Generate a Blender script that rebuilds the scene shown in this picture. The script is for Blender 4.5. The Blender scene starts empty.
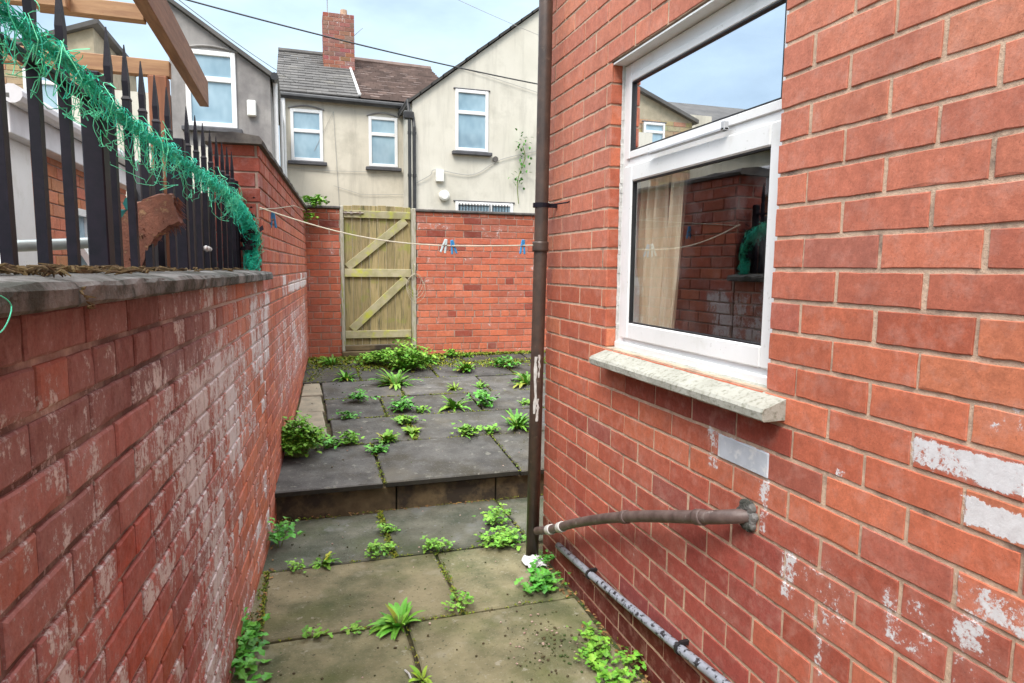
import bpy, math, random
from mathutils import Vector, Matrix, noise
R = math.radians
S = bpy.context.scene
COL = S.collection
# ------------------------------------------------------------------ camera, sky, sun, exposure
F_PX, CAM_H, YAW, PITCH, ROLL = 660.0, 1.55, R(17.7), R(6.34), R(.57)
cd = bpy.data.cameras.new('camera'); cam = bpy.data.objects.new('camera', cd); COL.objects.link(cam)
cd.sensor_width = 36.0; cd.lens = F_PX / 1024 * 36.0; cd.clip_start = .02; cd.clip_end = 2000
CM = Matrix.Rotation(-YAW, 4, 'Z') @ Matrix.Rotation(math.pi / 2 - PITCH, 4, 'X') @ Matrix.Rotation(ROLL, 4, 'Z')
CM.translation = (0, 0, CAM_H); cam.matrix_world = CM; S.camera = cam
SUN_EL, SUN_AZ = R(52), R(215)          # azimuth clockwise from +Y
w = bpy.data.worlds.new('World'); S.world = w; w.use_nodes = True
nt = w.node_tree; N = nt.nodes; Lk = nt.links; N.clear()
out = N.new('ShaderNodeOutputWorld'); bg = N.new('ShaderNodeBackground'); Lk.new(bg.outputs[0], out.inputs[0])
sky = N.new('ShaderNodeTexSky'); sky.sky_type = 'NISHITA'; sky.sun_disc = False
sky.sun_elevation = SUN_EL; sky.sun_rotation = SUN_AZ; sky.air_density = 1.0; sky.dust_density = 2.0; sky.ozone_density = 1.0
tc = N.new('ShaderNodeTexCoord'); mp = N.new('ShaderNodeMapping'); mp.inputs['Scale'].default_value = (1, 1, 2.6)
nz = N.new('ShaderNodeTexNoise'); nz.inputs['Scale'].default_value = 2.3; nz.inputs['Detail'].default_value = 7; nz.inputs['Roughness'].default_value = .55
rp = N.new('ShaderNodeValToRGB'); rp.color_ramp.elements[0].position = .36; rp.color_ramp.elements[0].color = (.34, .34, .34, 1)
rp.color_ramp.elements[1].position = .66; rp.color_ramp.elements[1].color = (.80, .80, .80, 1)
mx = N.new('ShaderNodeMix'); mx.data_type = 'RGBA'; mx.inputs[7].default_value = (6.4, 8.2, 9.7, 1)
sep = N.new('ShaderNodeSeparateXYZ'); Lk.new(tc.outputs['Generated'], sep.inputs[0])      # overcast: brighter overhead than near the roofs
ov = N.new('ShaderNodeMapRange'); ov.inputs[1].default_value = .42; ov.inputs[2].default_value = .9; ov.inputs[3].default_value = 0; ov.inputs[4].default_value = 1; Lk.new(sep.outputs[2], ov.inputs[0])
sc_ = N.new('ShaderNodeMix'); sc_.data_type = 'RGBA'; Lk.new(ov.outputs[0], sc_.inputs[0]); Lk.new(mx.outputs[2], sc_.inputs[6]); sc_.inputs[7].default_value = (26.5, 27.0, 27.5, 1)
Lk.new(tc.outputs['Generated'], mp.inputs[0]); Lk.new(mp.outputs[0], nz.inputs['Vector']); Lk.new(nz.outputs[0], rp.inputs[0])
Lk.new(rp.outputs[0], mx.inputs[0]); Lk.new(sky.outputs[0], mx.inputs[6]); Lk.new(sc_.outputs[2], bg.inputs[0])
bg.inputs[1].default_value = .085
sl = bpy.data.lights.new('sun', 'SUN'); sl.energy = 1.8; sl.angle = R(22); sl.color = (1, .93, .84)
so = bpy.data.objects.new('sun', sl); COL.objects.link(so)
sd = Vector((math.sin(SUN_AZ) * math.cos(SUN_EL), math.cos(SUN_AZ) * math.cos(SUN_EL), math.sin(SUN_EL)))
so.rotation_euler = (-sd).to_track_quat('-Z', 'Y').to_euler(); so.location = sd * 30
vs = S.view_settings; vs.view_transform = 'Standard'; vs.look = 'None'; vs.gamma = 1; vs.exposure = .92; vs.use_curve_mapping = False

# ------------------------------------------------------------------ mesh builder
class MB:
    def __init__(s): s.v = []; s.f = []; s.m = []; s.c = []
    def add(s, vs, fs, mi=0, c=(1, 1, 1, 1)):
        b = len(s.v); s.v += [tuple(v) for v in vs]
        for f in fs: s.f.append([b + i for i in f]); s.m.append(mi); s.c.append(c)
    def box(s, a, b, mi=0, c=(1, 1, 1, 1), bev=0.0, rot=None, piv=None):
        x0, x1 = sorted((a[0], b[0])); y0, y1 = sorted((a[1], b[1])); z0, z1 = sorted((a[2], b[2]))
        e = min(bev, (x1 - x0) * .45, (y1 - y0) * .45, (z1 - z0) * .45)
        if e <= 0:
            V = [Vector((x, y, z)) for z in (z0, z1) for y in (y0, y1) for x in (x0, x1)]
            Fc = [(0, 2, 3, 1), (4, 5, 7, 6), (0, 1, 5, 4), (2, 6, 7, 3), (0, 4, 6, 2), (1, 3, 7, 5)]
        else:
            V = []; idx = {}
            for sx in (0, 1):
                for sy in (0, 1):
                    for sz in (0, 1):
                        X = (x0, x1)[sx]; Y = (y0, y1)[sy]; Z = (z0, z1)[sz]
                        dx = (e, -e)[sx]; dy = (e, -e)[sy]; dz = (e, -e)[sz]
                        idx[sx, sy, sz] = len(V)
                        V += [Vector((X, Y + dy, Z + dz)), Vector((X + dx, Y, Z + dz)), Vector((X + dx, Y + dy, Z))]
            q = lambda *k: idx[k[0], k[1], k[2]] + k[3]
            Fc = [(q(0,0,0,0), q(0,0,1,0), q(0,1,1,0), q(0,1,0,0)), (q(1,0,0,0), q(1,1,0,0), q(1,1,1,0), q(1,0,1,0)),
                  (q(0,0,0,1), q(1,0,0,1), q(1,0,1,1), q(0,0,1,1)), (q(0,1,0,1), q(0,1,1,1), q(1,1,1,1), q(1,1,0,1)),
                  (q(0,0,0,2), q(0,1,0,2), q(1,1,0,2), q(1,0,0,2)), (q(0,0,1,2), q(1,0,1,2), q(1,1,1,2), q(0,1,1,2))]
            for a_ in (0, 1):
                for b_ in (0, 1):
                    Fc.append((q(a_,b_,0,0), q(a_,b_,1,0), q(a_,b_,1,1), q(a_,b_,0,1)))
                    Fc.append((q(a_,0,b_,0), q(a_,1,b_,0), q(a_,1,b_,2), q(a_,0,b_,2)))
                    Fc.append((q(0,a_,b_,1), q(1,a_,b_,1), q(1,a_,b_,2), q(0,a_,b_,2)))
                    for c_ in (0, 1): Fc.append((q(a_,b_,c_,0), q(a_,b_,c_,1), q(a_,b_,c_,2)))
            ctr = Vector(((x0+x1)/2, (y0+y1)/2, (z0+z1)/2)); G = []
            for f in Fc:
                p = [V[i] for i in f]; n = (p[1]-p[0]).cross(p[2]-p[0])
                G.append(f if n.dot(sum(p, Vector())/len(p) - ctr) > 0 else tuple(reversed(f)))
            Fc = G
        if rot is not None:
            pv = Vector(piv) if piv else Vector(((x0+x1)/2, (y0+y1)/2, (z0+z1)/2))
            V = [pv + rot @ (p - pv) for p in V]
        s.add(V, Fc, mi, c)
    def beam(s, p, q, wdt, hgt, mi=0, c=(1, 1, 1, 1), bev=.002, up=(0, 0, 1)):
        p, q = Vector(p), Vector(q); d = (q - p); L = d.length; d.normalize(); up = Vector(up)
        sx = d.cross(up).normalized(); uz = sx.cross(d)
        M = Matrix((sx, d, uz)).transposed()
        t = MB(); t.box((-wdt/2, 0, -hgt/2), (wdt/2, L, hgt/2), mi, c, bev)
        s.add([p + M @ Vector(v) for v in t.v], t.f, mi, c)
    def tube(s, pts, r, n=8, mi=0, c=(1, 1, 1, 1), caps=True):
        pts = [Vector(p) for p in pts]; rr = r if isinstance(r, (list, tuple)) else [r] * len(pts)
        V = []; Fc = []; prev = None
        for i, p in enumerate(pts):
            t = (pts[min(i+1, len(pts)-1)] - pts[max(i-1, 0)])
            if t.length < 1e-9: t = Vector((0, 0, 1))
            t.normalize()
            if prev is None: a = t.orthogonal().normalized()
            else:
                a = prev - t * prev.dot(t)
                a = a.normalized() if a.length > 1e-6 else t.orthogonal().normalized()
            prev = a; b = t.cross(a)
            for k in range(n):
                an = 2 * math.pi * k / n; V.append(p + (a * math.cos(an) + b * math.sin(an)) * rr[i])
        for i in range(len(pts) - 1):
            for k in range(n):
                k2 = (k + 1) % n; Fc.append((i*n+k, i*n+k2, (i+1)*n+k2, (i+1)*n+k))
        if caps: Fc.append(tuple(range(n))[::-1]); Fc.append(tuple((len(pts)-1)*n+k for k in range(n)))
        s.add(V, Fc, mi, c)
    def prism(s, poly, ax, a, b, mi=0, c=(1, 1, 1, 1)):      # poly in the two other axes, extruded along axis ax from a to b
        def mk(p, t):
            return {0: (t, p[0], p[1]), 1: (p[0], t, p[1]), 2: (p[0], p[1], t)}[ax]
        n = len(poly); V = [mk(p, a) for p in poly] + [mk(p, b) for p in poly]
        Fc = [tuple(range(n)), tuple(range(2*n-1, n-1, -1))] + [(i, n+i, n+(i+1) % n, (i+1) % n) for i in range(n)]
        area = sum(poly[i][0]*poly[(i+1) % n][1] - poly[(i+1) % n][0]*poly[i][1] for i in range(n))
        flip = (area > 0) == (b > a)
        if ax == 1: flip = not flip
        if flip is False: Fc = [tuple(reversed(f)) for f in Fc]
        s.add(V, Fc, mi, c)
    def build(s, name, mats, parent=None, smooth=False):
        me = bpy.data.meshes.new(name); off = parent.matrix_world.translation.copy() if parent else Vector()
        if parent and parent.parent: off = world_loc(parent)
        me.from_pydata([(v[0]-off.x, v[1]-off.y, v[2]-off.z) for v in s.v], [], s.f)
        for m in (mats if isinstance(mats, (list, tuple)) else [mats]): me.materials.append(M[m])
        me.polygons.foreach_set('material_index', s.m)
        ca = me.color_attributes.new('Col', 'FLOAT_COLOR', 'CORNER'); buf = []
        for f, c in zip(s.f, s.c):
            c4 = tuple(c) if len(c) == 4 else tuple(c) + (0,)
            buf += list(c4) * len(f)
        ca.data.foreach_set('color', buf)
        if smooth: me.polygons.foreach_set('use_smooth', [True] * len(me.polygons))
        o = bpy.data.objects.new(name, me); COL.objects.link(o)
        if parent: o.parent = parent
        me.update(); return o
def world_loc(o):
    v = Vector(o.location)
    while o.parent: o = o.parent; v += Vector(o.location)
    return v
def tag(o, label=None, cat=None, group=None, kind=None):
    if label: o['label'] = label
    if cat: o['category'] = cat
    if group: o['group'] = group
    if kind: o['kind'] = kind
    return o
def thing(name, loc, label, cat, group=None):
    o = bpy.data.objects.new(name, None); o.empty_display_size = .1; COL.objects.link(o); o.location = loc
    o.matrix_world = Matrix.Translation(loc)
    return tag(o, label, cat, group)
def smooth_angle(o):
    o.data.polygons.foreach_set('use_smooth', [True] * len(o.data.polygons)); return o

# ------------------------------------------------------------------ materials
M = {}
def base_mat(name):
    m = bpy.data.materials.new(name); m.use_nodes = True; M[name] = m
    nt = m.node_tree; nt.nodes.clear(); o = nt.nodes.new('ShaderNodeOutputMaterial')
    b = nt.nodes.new('ShaderNodeBsdfPrincipled'); nt.links.new(b.outputs[0], o.inputs[0]); return m, nt, b, o
def nd(nt, t, **kw):
    n = nt.nodes.new(t)
    for k, v in kw.items():
        if k.startswith('i_'):
            key = k[2:]; key = int(key) if key.isdigit() else key
            n.inputs[key].default_value = v
        else: setattr(n, k, v)
    return n
def mixc(nt, f, a, b, mode='MIX'):
    n = nt.nodes.new('ShaderNodeMix'); n.data_type = 'RGBA'; n.blend_type = mode
    for i, x in ((0, f), (6, a), (7, b)):
        if hasattr(x, 'node'): nt.links.new(x, n.inputs[i])
        else: n.inputs[i].default_value = (x if i == 0 else (tuple(x) + (1,))[:4])
    return n.outputs[2]
def rampf(nt, src, p0, p1, a=0., b=1.):
    n = nt.nodes.new('ShaderNodeMapRange'); nt.links.new(src, n.inputs[0])
    for i, x in enumerate((p0, p1, a, b)): n.inputs[i+1].default_value = x
    n.clamp = True; return n.outputs[0]
def noi(nt, co, scale, detail=6, rough=.6, sc=None):
    n = nt.nodes.new('ShaderNodeTexNoise'); n.inputs['Scale'].default_value = scale; n.inputs['Detail'].default_value = detail; n.inputs['Roughness'].default_value = rough
    if sc:
        mpn = nt.nodes.new('ShaderNodeMapping'); mpn.inputs['Scale'].default_value = sc; nt.links.new(co, mpn.inputs[0]); co = mpn.outputs[0]
    nt.links.new(co, n.inputs['Vector']); return n.outputs[0]
def math2(nt, op, a, b):
    n = nt.nodes.new('ShaderNodeMath'); n.operation = op
    for i, x in ((0, a), (1, b)):
        if hasattr(x, 'node'): nt.links.new(x, n.inputs[i])
        else: n.inputs[i].default_value = x
    return n.outputs[0]
def bump(nt, b, h, strength, dist):
    n = nt.nodes.new('ShaderNodeBump'); n.inputs['Strength'].default_value = strength; n.inputs['Distance'].default_value = dist
    nt.links.new(h, n.inputs['Height']); nt.links.new(n.outputs[0], b.inputs['Normal'])
def mat(name, c1, c2=None, scale=20, rough=.7, bmp=.0, bscale=60, attr=False, sc=None, metal=0, spec=.5, c3=None, s3=6, lo=.35, hi=.65, t3=(.5, .6), bdist=.002, world=False, streak=None, speck=None):
    m, nt, b, o = base_mat(name); c2 = c2 or c1
    co = nd(nt, 'ShaderNodeNewGeometry').outputs['Position'] if world else nd(nt, 'ShaderNodeTexCoord').outputs['Object']
    col = mixc(nt, rampf(nt, noi(nt, co, scale, sc=sc), lo, hi), c1, c2)
    if c3: col = mixc(nt, rampf(nt, noi(nt, co, s3, 8, .65, sc=sc), *t3), col, c3)
    if streak: col = mixc(nt, math2(nt, 'MULTIPLY', rampf(nt, noi(nt, co, streak[2], 9, .7, (1, 1, .12)), .50, .72), streak[1]), col, streak[0])
    if speck:
        for (scl, a, b_, cc, am) in speck: col = mixc(nt, math2(nt, 'MULTIPLY', rampf(nt, noi(nt, co, scl, 4, .6), a, b_), am), col, cc)
    if attr:
        at = nd(nt, 'ShaderNodeAttribute', attribute_name='Col'); col = mixc(nt, 1.0, col, at.outputs['Color'], 'MULTIPLY')
    nt.links.new(col, b.inputs['Base Color']); b.inputs['Roughness'].default_value = rough; b.inputs['Metallic'].default_value = metal
    b.inputs['Specular IOR Level'].default_value = spec
    if bmp: bump(nt, b, noi(nt, co, bscale, 8, .65, sc=sc), bmp, bdist)
    return m
def wmask(nt, co, boxes):
    # patches of old paint as boxes in wall coordinates (y0, y1, z0, z1, amount), with wandering edges
    sp = nd(nt, 'ShaderNodeSeparateXYZ'); nt.links.new(co, sp.inputs[0]); w1 = noi(nt, co, 14, 7, .7); w2 = noi(nt, co, 45, 5, .7); tot = None
    wz = math2(nt, 'MULTIPLY', math2(nt, 'SUBTRACT', math2(nt, 'ADD', math2(nt, 'MULTIPLY', w1, .6), math2(nt, 'MULTIPLY', w2, .4)), .5), .10)
    yy = math2(nt, 'ADD', sp.outputs[1], wz); zz = math2(nt, 'ADD', sp.outputs[2], math2(nt, 'MULTIPLY', wz, .6))
    for (y0, y1, z0, z1, am, so) in boxes:
        m = math2(nt, 'MULTIPLY', math2(nt, 'MULTIPLY', rampf(nt, yy, y0-so, y0+so), rampf(nt, yy, y1+so, y1-so)), math2(nt, 'MULTIPLY', rampf(nt, zz, z0-so*.5, z0+so*.5), rampf(nt, zz, z1+so*.5, z1-so*.5)))
        m = math2(nt, 'MULTIPLY', m, am); tot = m if tot is None else math2(nt, 'MAXIMUM', tot, m)
    return tot
RBOX = [(.3, 1.065, 1.142, 1.205, .62, .012), (.3, .94, 1.055, 1.115, .68, .012), (.3, .96, .885, .955, .50, .02), (.3, 1.0, .60, .87, .42, .08), (1.12, 1.42, .62, .84, .42, .06), (.95, 1.12, .72, .86, .50, .03), (1.36, 1.44, .66, .80, .52, .02), (.86, .95, .80, .90, .55, .02), (1.50, 1.76, .93, 1.06, .40, .02), (1.24, 1.30, .3, .80, .48, .03), (1.48, 1.54, .80, .98, .50, .02), (1.72, 1.80, .92, 1.05, .50, .02), (1.235, 1.275, 1.05, 1.075, .6, .006), (1.9, 2.6, .3, .9, .27, .2), (.3, .95, 1.24, 1.33, .34, .05)]
LBOX = [(1.45, 3.45, .62, 1.40, .54, .4), (1.8, 2.9, -.1, 1.0, .53, .4), (.3, 1.6, .6, 1.5, .45, .3), (.3, 1.6, -.1, .7, .42, .3), (3.2, 4.2, .95, 1.46, .56, .2), (5.4, 7.8, 1.33, 1.44, .66, .05), (4.2, 7.8, .5, 1.3, .46, .3)]
def paint_fac(nt, co, boxes, kind, extra=None):
    A = wmask(nt, co, boxes)
    if extra is not None: A = math2(nt, 'MAXIMUM', A, extra)
    sc = (1, 1, .55) if kind == 'old' else None
    n = math2(nt, 'ADD', math2(nt, 'MULTIPLY', noi(nt, co, 5, 9, .72, sc), .40), math2(nt, 'ADD', math2(nt, 'MULTIPLY', noi(nt, co, 26, 8, .75, sc), .35), math2(nt, 'MULTIPLY', noi(nt, co, 95, 6, .75), .25)))
    d = math2(nt, 'SUBTRACT', A, math2(nt, 'ADD', math2(nt, 'MULTIPLY', math2(nt, 'SUBTRACT', n, .5), 2.4), .5))
    return rampf(nt, d, -.02, .06), rampf(nt, d, -.30, .14)
def brick_mat(name, film=(.42, .36, .36), film_amt=.25, dirt=(.06, .04, .04), dirt_amt=.4, streak=False, paint=(.72, .74, .76), bstr=.5, boxes=None, bloom=.3):
    m, nt, b, o = base_mat(name)
    co = nd(nt, 'ShaderNodeNewGeometry').outputs['Position']
    at = nd(nt, 'ShaderNodeAttribute', attribute_name='Col'); col = at.outputs['Color']
    n1 = noi(nt, co, 38, 8, .7); n2 = noi(nt, co, 7, 6, .6); n3 = noi(nt, co, 150, 4, .7); n4 = noi(nt, co, 16, 8, .7)
    col = mixc(nt, 1.0, col, mixc(nt, rampf(nt, n1, .3, .7), (.80, .78, .76), (1.18, 1.16, 1.14)), 'MULTIPLY')
    col = mixc(nt, 1.0, col, mixc(nt, rampf(nt, n3, .35, .7), (.88, .86, .86), (1.08, 1.1, 1.1)), 'MULTIPLY')
    col = mixc(nt, math2(nt, 'MULTIPLY', rampf(nt, n4, .50, .78), film_amt), col, film)
    col = mixc(nt, math2(nt, 'MULTIPLY', rampf(nt, n2, .52, .75), dirt_amt), col, dirt)
    col = mixc(nt, math2(nt, 'MULTIPLY', rampf(nt, noi(nt, co, 210, 3, .6), .62, .70), .45), col, (.12, .045, .035))
    col = mixc(nt, math2(nt, 'MULTIPLY', rampf(nt, noi(nt, co, 11, 8, .7, (1, 1, .35)), .56, .72), .30), col, (.20, .075, .06))
    pf, pb = paint_fac(nt, co, boxes or [(-9, -8, -9, -8, 0, .1)], 'old' if streak else 'red', at.outputs['Alpha'])
    pcol = mixc(nt, rampf(nt, n1, .35, .65), paint, tuple(x * .8 for x in paint))
    col = mixc(nt, math2(nt, 'MULTIPLY', pb, bloom), col, film)
    col = mixc(nt, math2(nt, 'MULTIPLY', pf, .88), col, pcol)
    nt.links.new(col, b.inputs['Base Color']); b.inputs['Roughness'].default_value = .82; b.inputs['Specular IOR Level'].default_value = .25
    hh = math2(nt, 'ADD', math2(nt, 'MULTIPLY', n1, .6), math2(nt, 'ADD', math2(nt, 'MULTIPLY', n3, .4), math2(nt, 'MULTIPLY', pf, .25)))
    bump(nt, b, hh, bstr, .0035)
    return m
brick_mat('brick_red', film=(.60, .36, .30), film_amt=.42, dirt=(.24, .07, .05), dirt_amt=.5, boxes=RBOX, bloom=.25)
brick_mat('brick_old', film=(.56, .40, .40), film_amt=.40, boxes=LBOX, bloom=.42, dirt=(.13, .05, .05), dirt_amt=.35, streak=True, paint=(.78, .73, .73), bstr=.9)
brick_mat('brick_far', film=(.50, .36, .32), film_amt=.25, dirt=(.16, .055, .04), dirt_amt=.3)
mat('mortar_sand', (.60, .43, .31), (.45, .32, .23), 30, .95, .9, 90, c3=(.20, .14, .11), s3=9, t3=(.55, .7), bdist=.004, world=True)
mat('mortar_dark', (.19, .12, .11), (.08, .05, .045), 20, .95, .9, 90, c3=(.50, .40, .36), s3=5, t3=(.45, .62), bdist=.004, world=True)
def mortar_paint(name, boxes, kind, paint):
    m = M[name]; nt = m.node_tree; b = [n for n in nt.nodes if n.type == 'BSDF_PRINCIPLED'][0]; src = b.inputs['Base Color'].links[0].from_socket
    co = nd(nt, 'ShaderNodeNewGeometry').outputs['Position']; pf, pb = paint_fac(nt, co, boxes, kind)
    if kind == 'old':
        sp = nd(nt, 'ShaderNodeSeparateXYZ'); nt.links.new(co, sp.inputs[0])
        src = mixc(nt, math2(nt, 'MAXIMUM', rampf(nt, sp.outputs[1], 1.9, 2.7), rampf(nt, sp.outputs[2], .9, .4)), src, (.52, .40, .34))
    nt.links.new(mixc(nt, math2(nt, 'MULTIPLY', pf, .75), src, paint), b.inputs['Base Color'])
mortar_paint('mortar_sand', RBOX, 'red', (.70, .71, .72)); mortar_paint('mortar_dark', LBOX, 'old', (.62, .58, .58))
mat('mortar_pale', (.48, .36, .30), (.30, .20, .16), 12, .95, .5, 90, world=True)
mat('paving_dark', (.060, .059, .055), (.120, .118, .110), 6, .8, .9, 60, attr=True, c3=(.055, .05, .035), s3=3.2, t3=(.48, .68), spec=.3, world=True, bdist=.003,
    speck=((110, .60, .68, (.24, .24, .22), .6), (45, .62, .70, (.03, .03, .025), .7), (1.7, .52, .68, (.15, .135, .10), .55), (14, .62, .68, (.26, .26, .22), .5)))
mat('paving_olive', (.160, .145, .085), (.28, .25, .155), 5, .88, 1.0, 70, attr=True, c3=(.085, .095, .05), s3=2.6, t3=(.45, .66), spec=.25, world=True, bdist=.003,
    speck=((120, .60, .68, (.36, .34, .27), .5), (50, .60, .70, (.05, .05, .03), .75), (1.6, .50, .66, (.10, .12, .035), .6), (16, .63, .69, (.38, .36, .30), .5), (3.5, .58, .66, (.32, .30, .23), .5)))
mat('paving_pale', (.34, .30, .22), (.22, .20, .15), 9, .85, .5, 60, world=True)
mat('edge_shadow', (.016, .015, .012), (.03, .028, .02), 20, .9)  # black shadow line of the overhanging slabs, put into their side colour
mat('riser_stone', (.085, .062, .032), (.17, .125, .065), 7, .85, .5, 50, c3=(.04, .03, .02), s3=3, world=True)
mat('soil', (.05, .035, .022), (.11, .09, .035), 30, .95, 1.0, 60, c3=(.05, .09, .02), s3=12, t3=(.5, .62), bdist=.01, world=True)
mat('coping_stone', (.17, .165, .16), (.28, .27, .26), 22, .92, 1.0, 70, c3=(.04, .042, .034), s3=11, t3=(.38, .56), bdist=.006, world=True)
mat('coping_dark', (.055, .05, .05), (.12, .11, .10), 14, .85, .6, 60, world=True)
mat('sill_stone', (.42, .42, .37), (.33, .33, .285), 10, .92, 1.0, 120, c3=(.17, .17, .125), s3=60, t3=(.50, .70), world=True)
mat('plastic_white', (.80, .805, .81), (.72, .725, .72), 3, .33, spec=.5, world=True, c3=(.60, .60, .56), s3=7, t3=(.56, .82), speck=((60, .64, .72, (.42, .41, .37), .45),))
mat('plastic_grey', (.45, .46, .48), (.35, .36, .38), 30, .4)
mat('rubber_black', (.015, .015, .017), rough=.5)
mat('iron_brown', (.085, .055, .042), (.05, .036, .03), 18, .42, .35, 70, c3=(.16, .12, .09), s3=30, t3=(.62, .72), world=True)
mat('iron_black', (.006, .006, .011), (.013, .010, .018), 30, .5, .2, 90, spec=.22)
mat('waste_pipe', (.07, .045, .04), (.14, .10, .09), 22, .5, .3, 80, c3=(.30, .26, .24), s3=20, t3=(.6, .7), world=True)
mat('tape_white', (.62, .62, .60), (.45, .44, .42), 40, .6)
mat('conduit_grey', (.30, .33, .39), (.24, .26, .30), 20, .4, c3=(.02, .02, .025), s3=38, t3=(.55, .57), world=True)
mat('timber_new', (.28, .15, .085), (.18, .09, .05), 6, .7, .3, 40, sc=(9, 1, 9), c3=(.14, .06, .03), s3=10, t3=(.62, .75))
mat('timber_cross', (.42, .25, .13), (.28, .15, .08), 6, .7, .3, 40, sc=(1, 9, 9), c3=(.16, .07, .035), s3=10, t3=(.64, .75))
mat('timber_post', (.30, .12, .06), (.20, .08, .04), 6, .7, .3, 40, sc=(9, 9, 1))
mat('gate_board', (.37, .29, .16), (.24, .20, .09), 5, .85, .5, 30, sc=(14, 14, 1.2), attr=True, c3=(.11, .10, .05), s3=2, t3=(.52, .66), speck=((7, .55, .66, (.26, .30, .05), .5),))
mat('gate_rail', (.42, .38, .25), (.29, .27, .14), 8, .8, .5, 30, attr=True, c3=(.42, .44, .05), s3=5, t3=(.5, .64))
mat('gate_post', (.44, .42, .36), (.30, .28, .20), 10, .8, .5, 30, sc=(6, 6, 1), c3=(.24, .28, .06), s3=5, t3=(.55, .65))
mat('steel_rust', (.30, .28, .26), (.16, .10, .07), 30, .45, .2, 60, metal=.6)
mat('render_cream', (.63, .585, .49), (.55, .51, .42), 1.6, .9, .4, 40, c3=(.38, .35, .28), s3=1.1, t3=(.52, .75), world=True, streak=((.26, .24, .20), .5, 4.5), speck=((60, .64, .7, (.3, .28, .24), .5),))
mat('render_pale', (.64, .615, .54), (.57, .545, .47), 1.4, .9, .4, 40, c3=(.42, .40, .34), s3=1.3, t3=(.53, .76), world=True, streak=((.28, .265, .23), .45, 4), speck=((60, .64, .7, (.32, .3, .26), .5),))
mat('render_grey', (.25, .24, .235), (.35, .335, .32), 2.2, .9, .4, 40, c3=(.17, .16, .16), s3=1.3, t3=(.48, .7), world=True, streak=((.13, .125, .125), .5, 5))
mat('slate_grey', (.085, .082, .08), (.13, .125, .12), 3, .85, .3, 20, attr=True, spec=.2, c3=(.15, .14, .12), s3=2, t3=(.55, .75), world=True)
mat('tile_brown', (.105, .07, .06), (.18, .125, .105), 4, .7, .3, 30, attr=True, world=True)
mat('lead_white', (.62, .62, .60), (.45, .45, .45), 10, .6)
mat('gutter_black', (.02, .02, .022), (.04, .04, .04), 10, .4)
mat('sill_black', (.05, .05, .055), (.09, .09, .10), 10, .6)
mat('clay_pot', (.45, .30, .20), (.30, .20, .14), 10, .8)
mat('brick_yellow_mortar', (.42, .36, .26), (.32, .28, .2), 10, .9)
mat('fascia_white', (.70, .70, .73), (.55, .54, .56), 4, .5, world=True)
mat('net_teal', (.015, .52, .36), (.05, .66, .48), 8, .6, attr=True, spec=.3)
mat('leaf', (.12, .33, .03), (.22, .45, .06), 14, .55, attr=True, spec=.35)
mat('leaf_dark', (.06, .27, .03), (.13, .42, .06), 14, .5, attr=True, spec=.4)
mat('dead_leaf', (.16, .09, .035), (.28, .19, .08), 14, .8, attr=True)
mat('stem', (.20, .26, .06), (.14, .16, .05), 14, .7)
mat('moss', (.10, .17, .02), (.22, .27, .03), 30, .9, attr=True)
mat('moss_brown', (.075, .045, .02), (.15, .10, .035), 30, .95, 1.0, 60, bdist=.01)
mat('screen_grey', (.045, .047, .055), (.075, .075, .085), 8, .6)
mat('rope_cream', (.55, .50, .40), (.42, .38, .29), 50, .7)
mat('peg_blue', (.03, .22, .52), (.05, .30, .60), 8, .4)
mat('peg_pale', (.55, .68, .70), (.5, .6, .62), 8, .4)
mat('cable', (.015, .015, .017), rough=.5)
mat('cable_pale', (.30, .30, .29), rough=.6)
mat('paper', (.72, .73, .74), (.55, .57, .56), 20, .7)
mat('vent_paint', (.52, .56, .62), (.42, .46, .51), 12, .6, .3, 60, c3=(.62, .64, .66), s3=20, world=True)
mat('room_wall', (.10, .085, .075), (.07, .06, .055), 3, .9)
mat('curtain', (.80, .70, .52), (.62, .50, .34), 3, .85, sc=(8, 8, 1))
mat('net_curtain', (.55, .62, .66), (.42, .5, .55), 6, .8, sc=(6, 6, .5))
mat('bristle', (.20, .075, .045), (.11, .04, .025), 18, .8, .8, 80, sc=(2, 2, 2), c3=(.42, .26, .13), s3=9, t3=(.55, .68), bdist=.004)
mat('green_paint', (.02, .22, .20), rough=.5)
mat('metal_pole', (.33, .38, .38), (.25, .28, .28), 10, .35, metal=.4)
mat('alarm_box', (.78, .78, .74), rough=.5)
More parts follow.
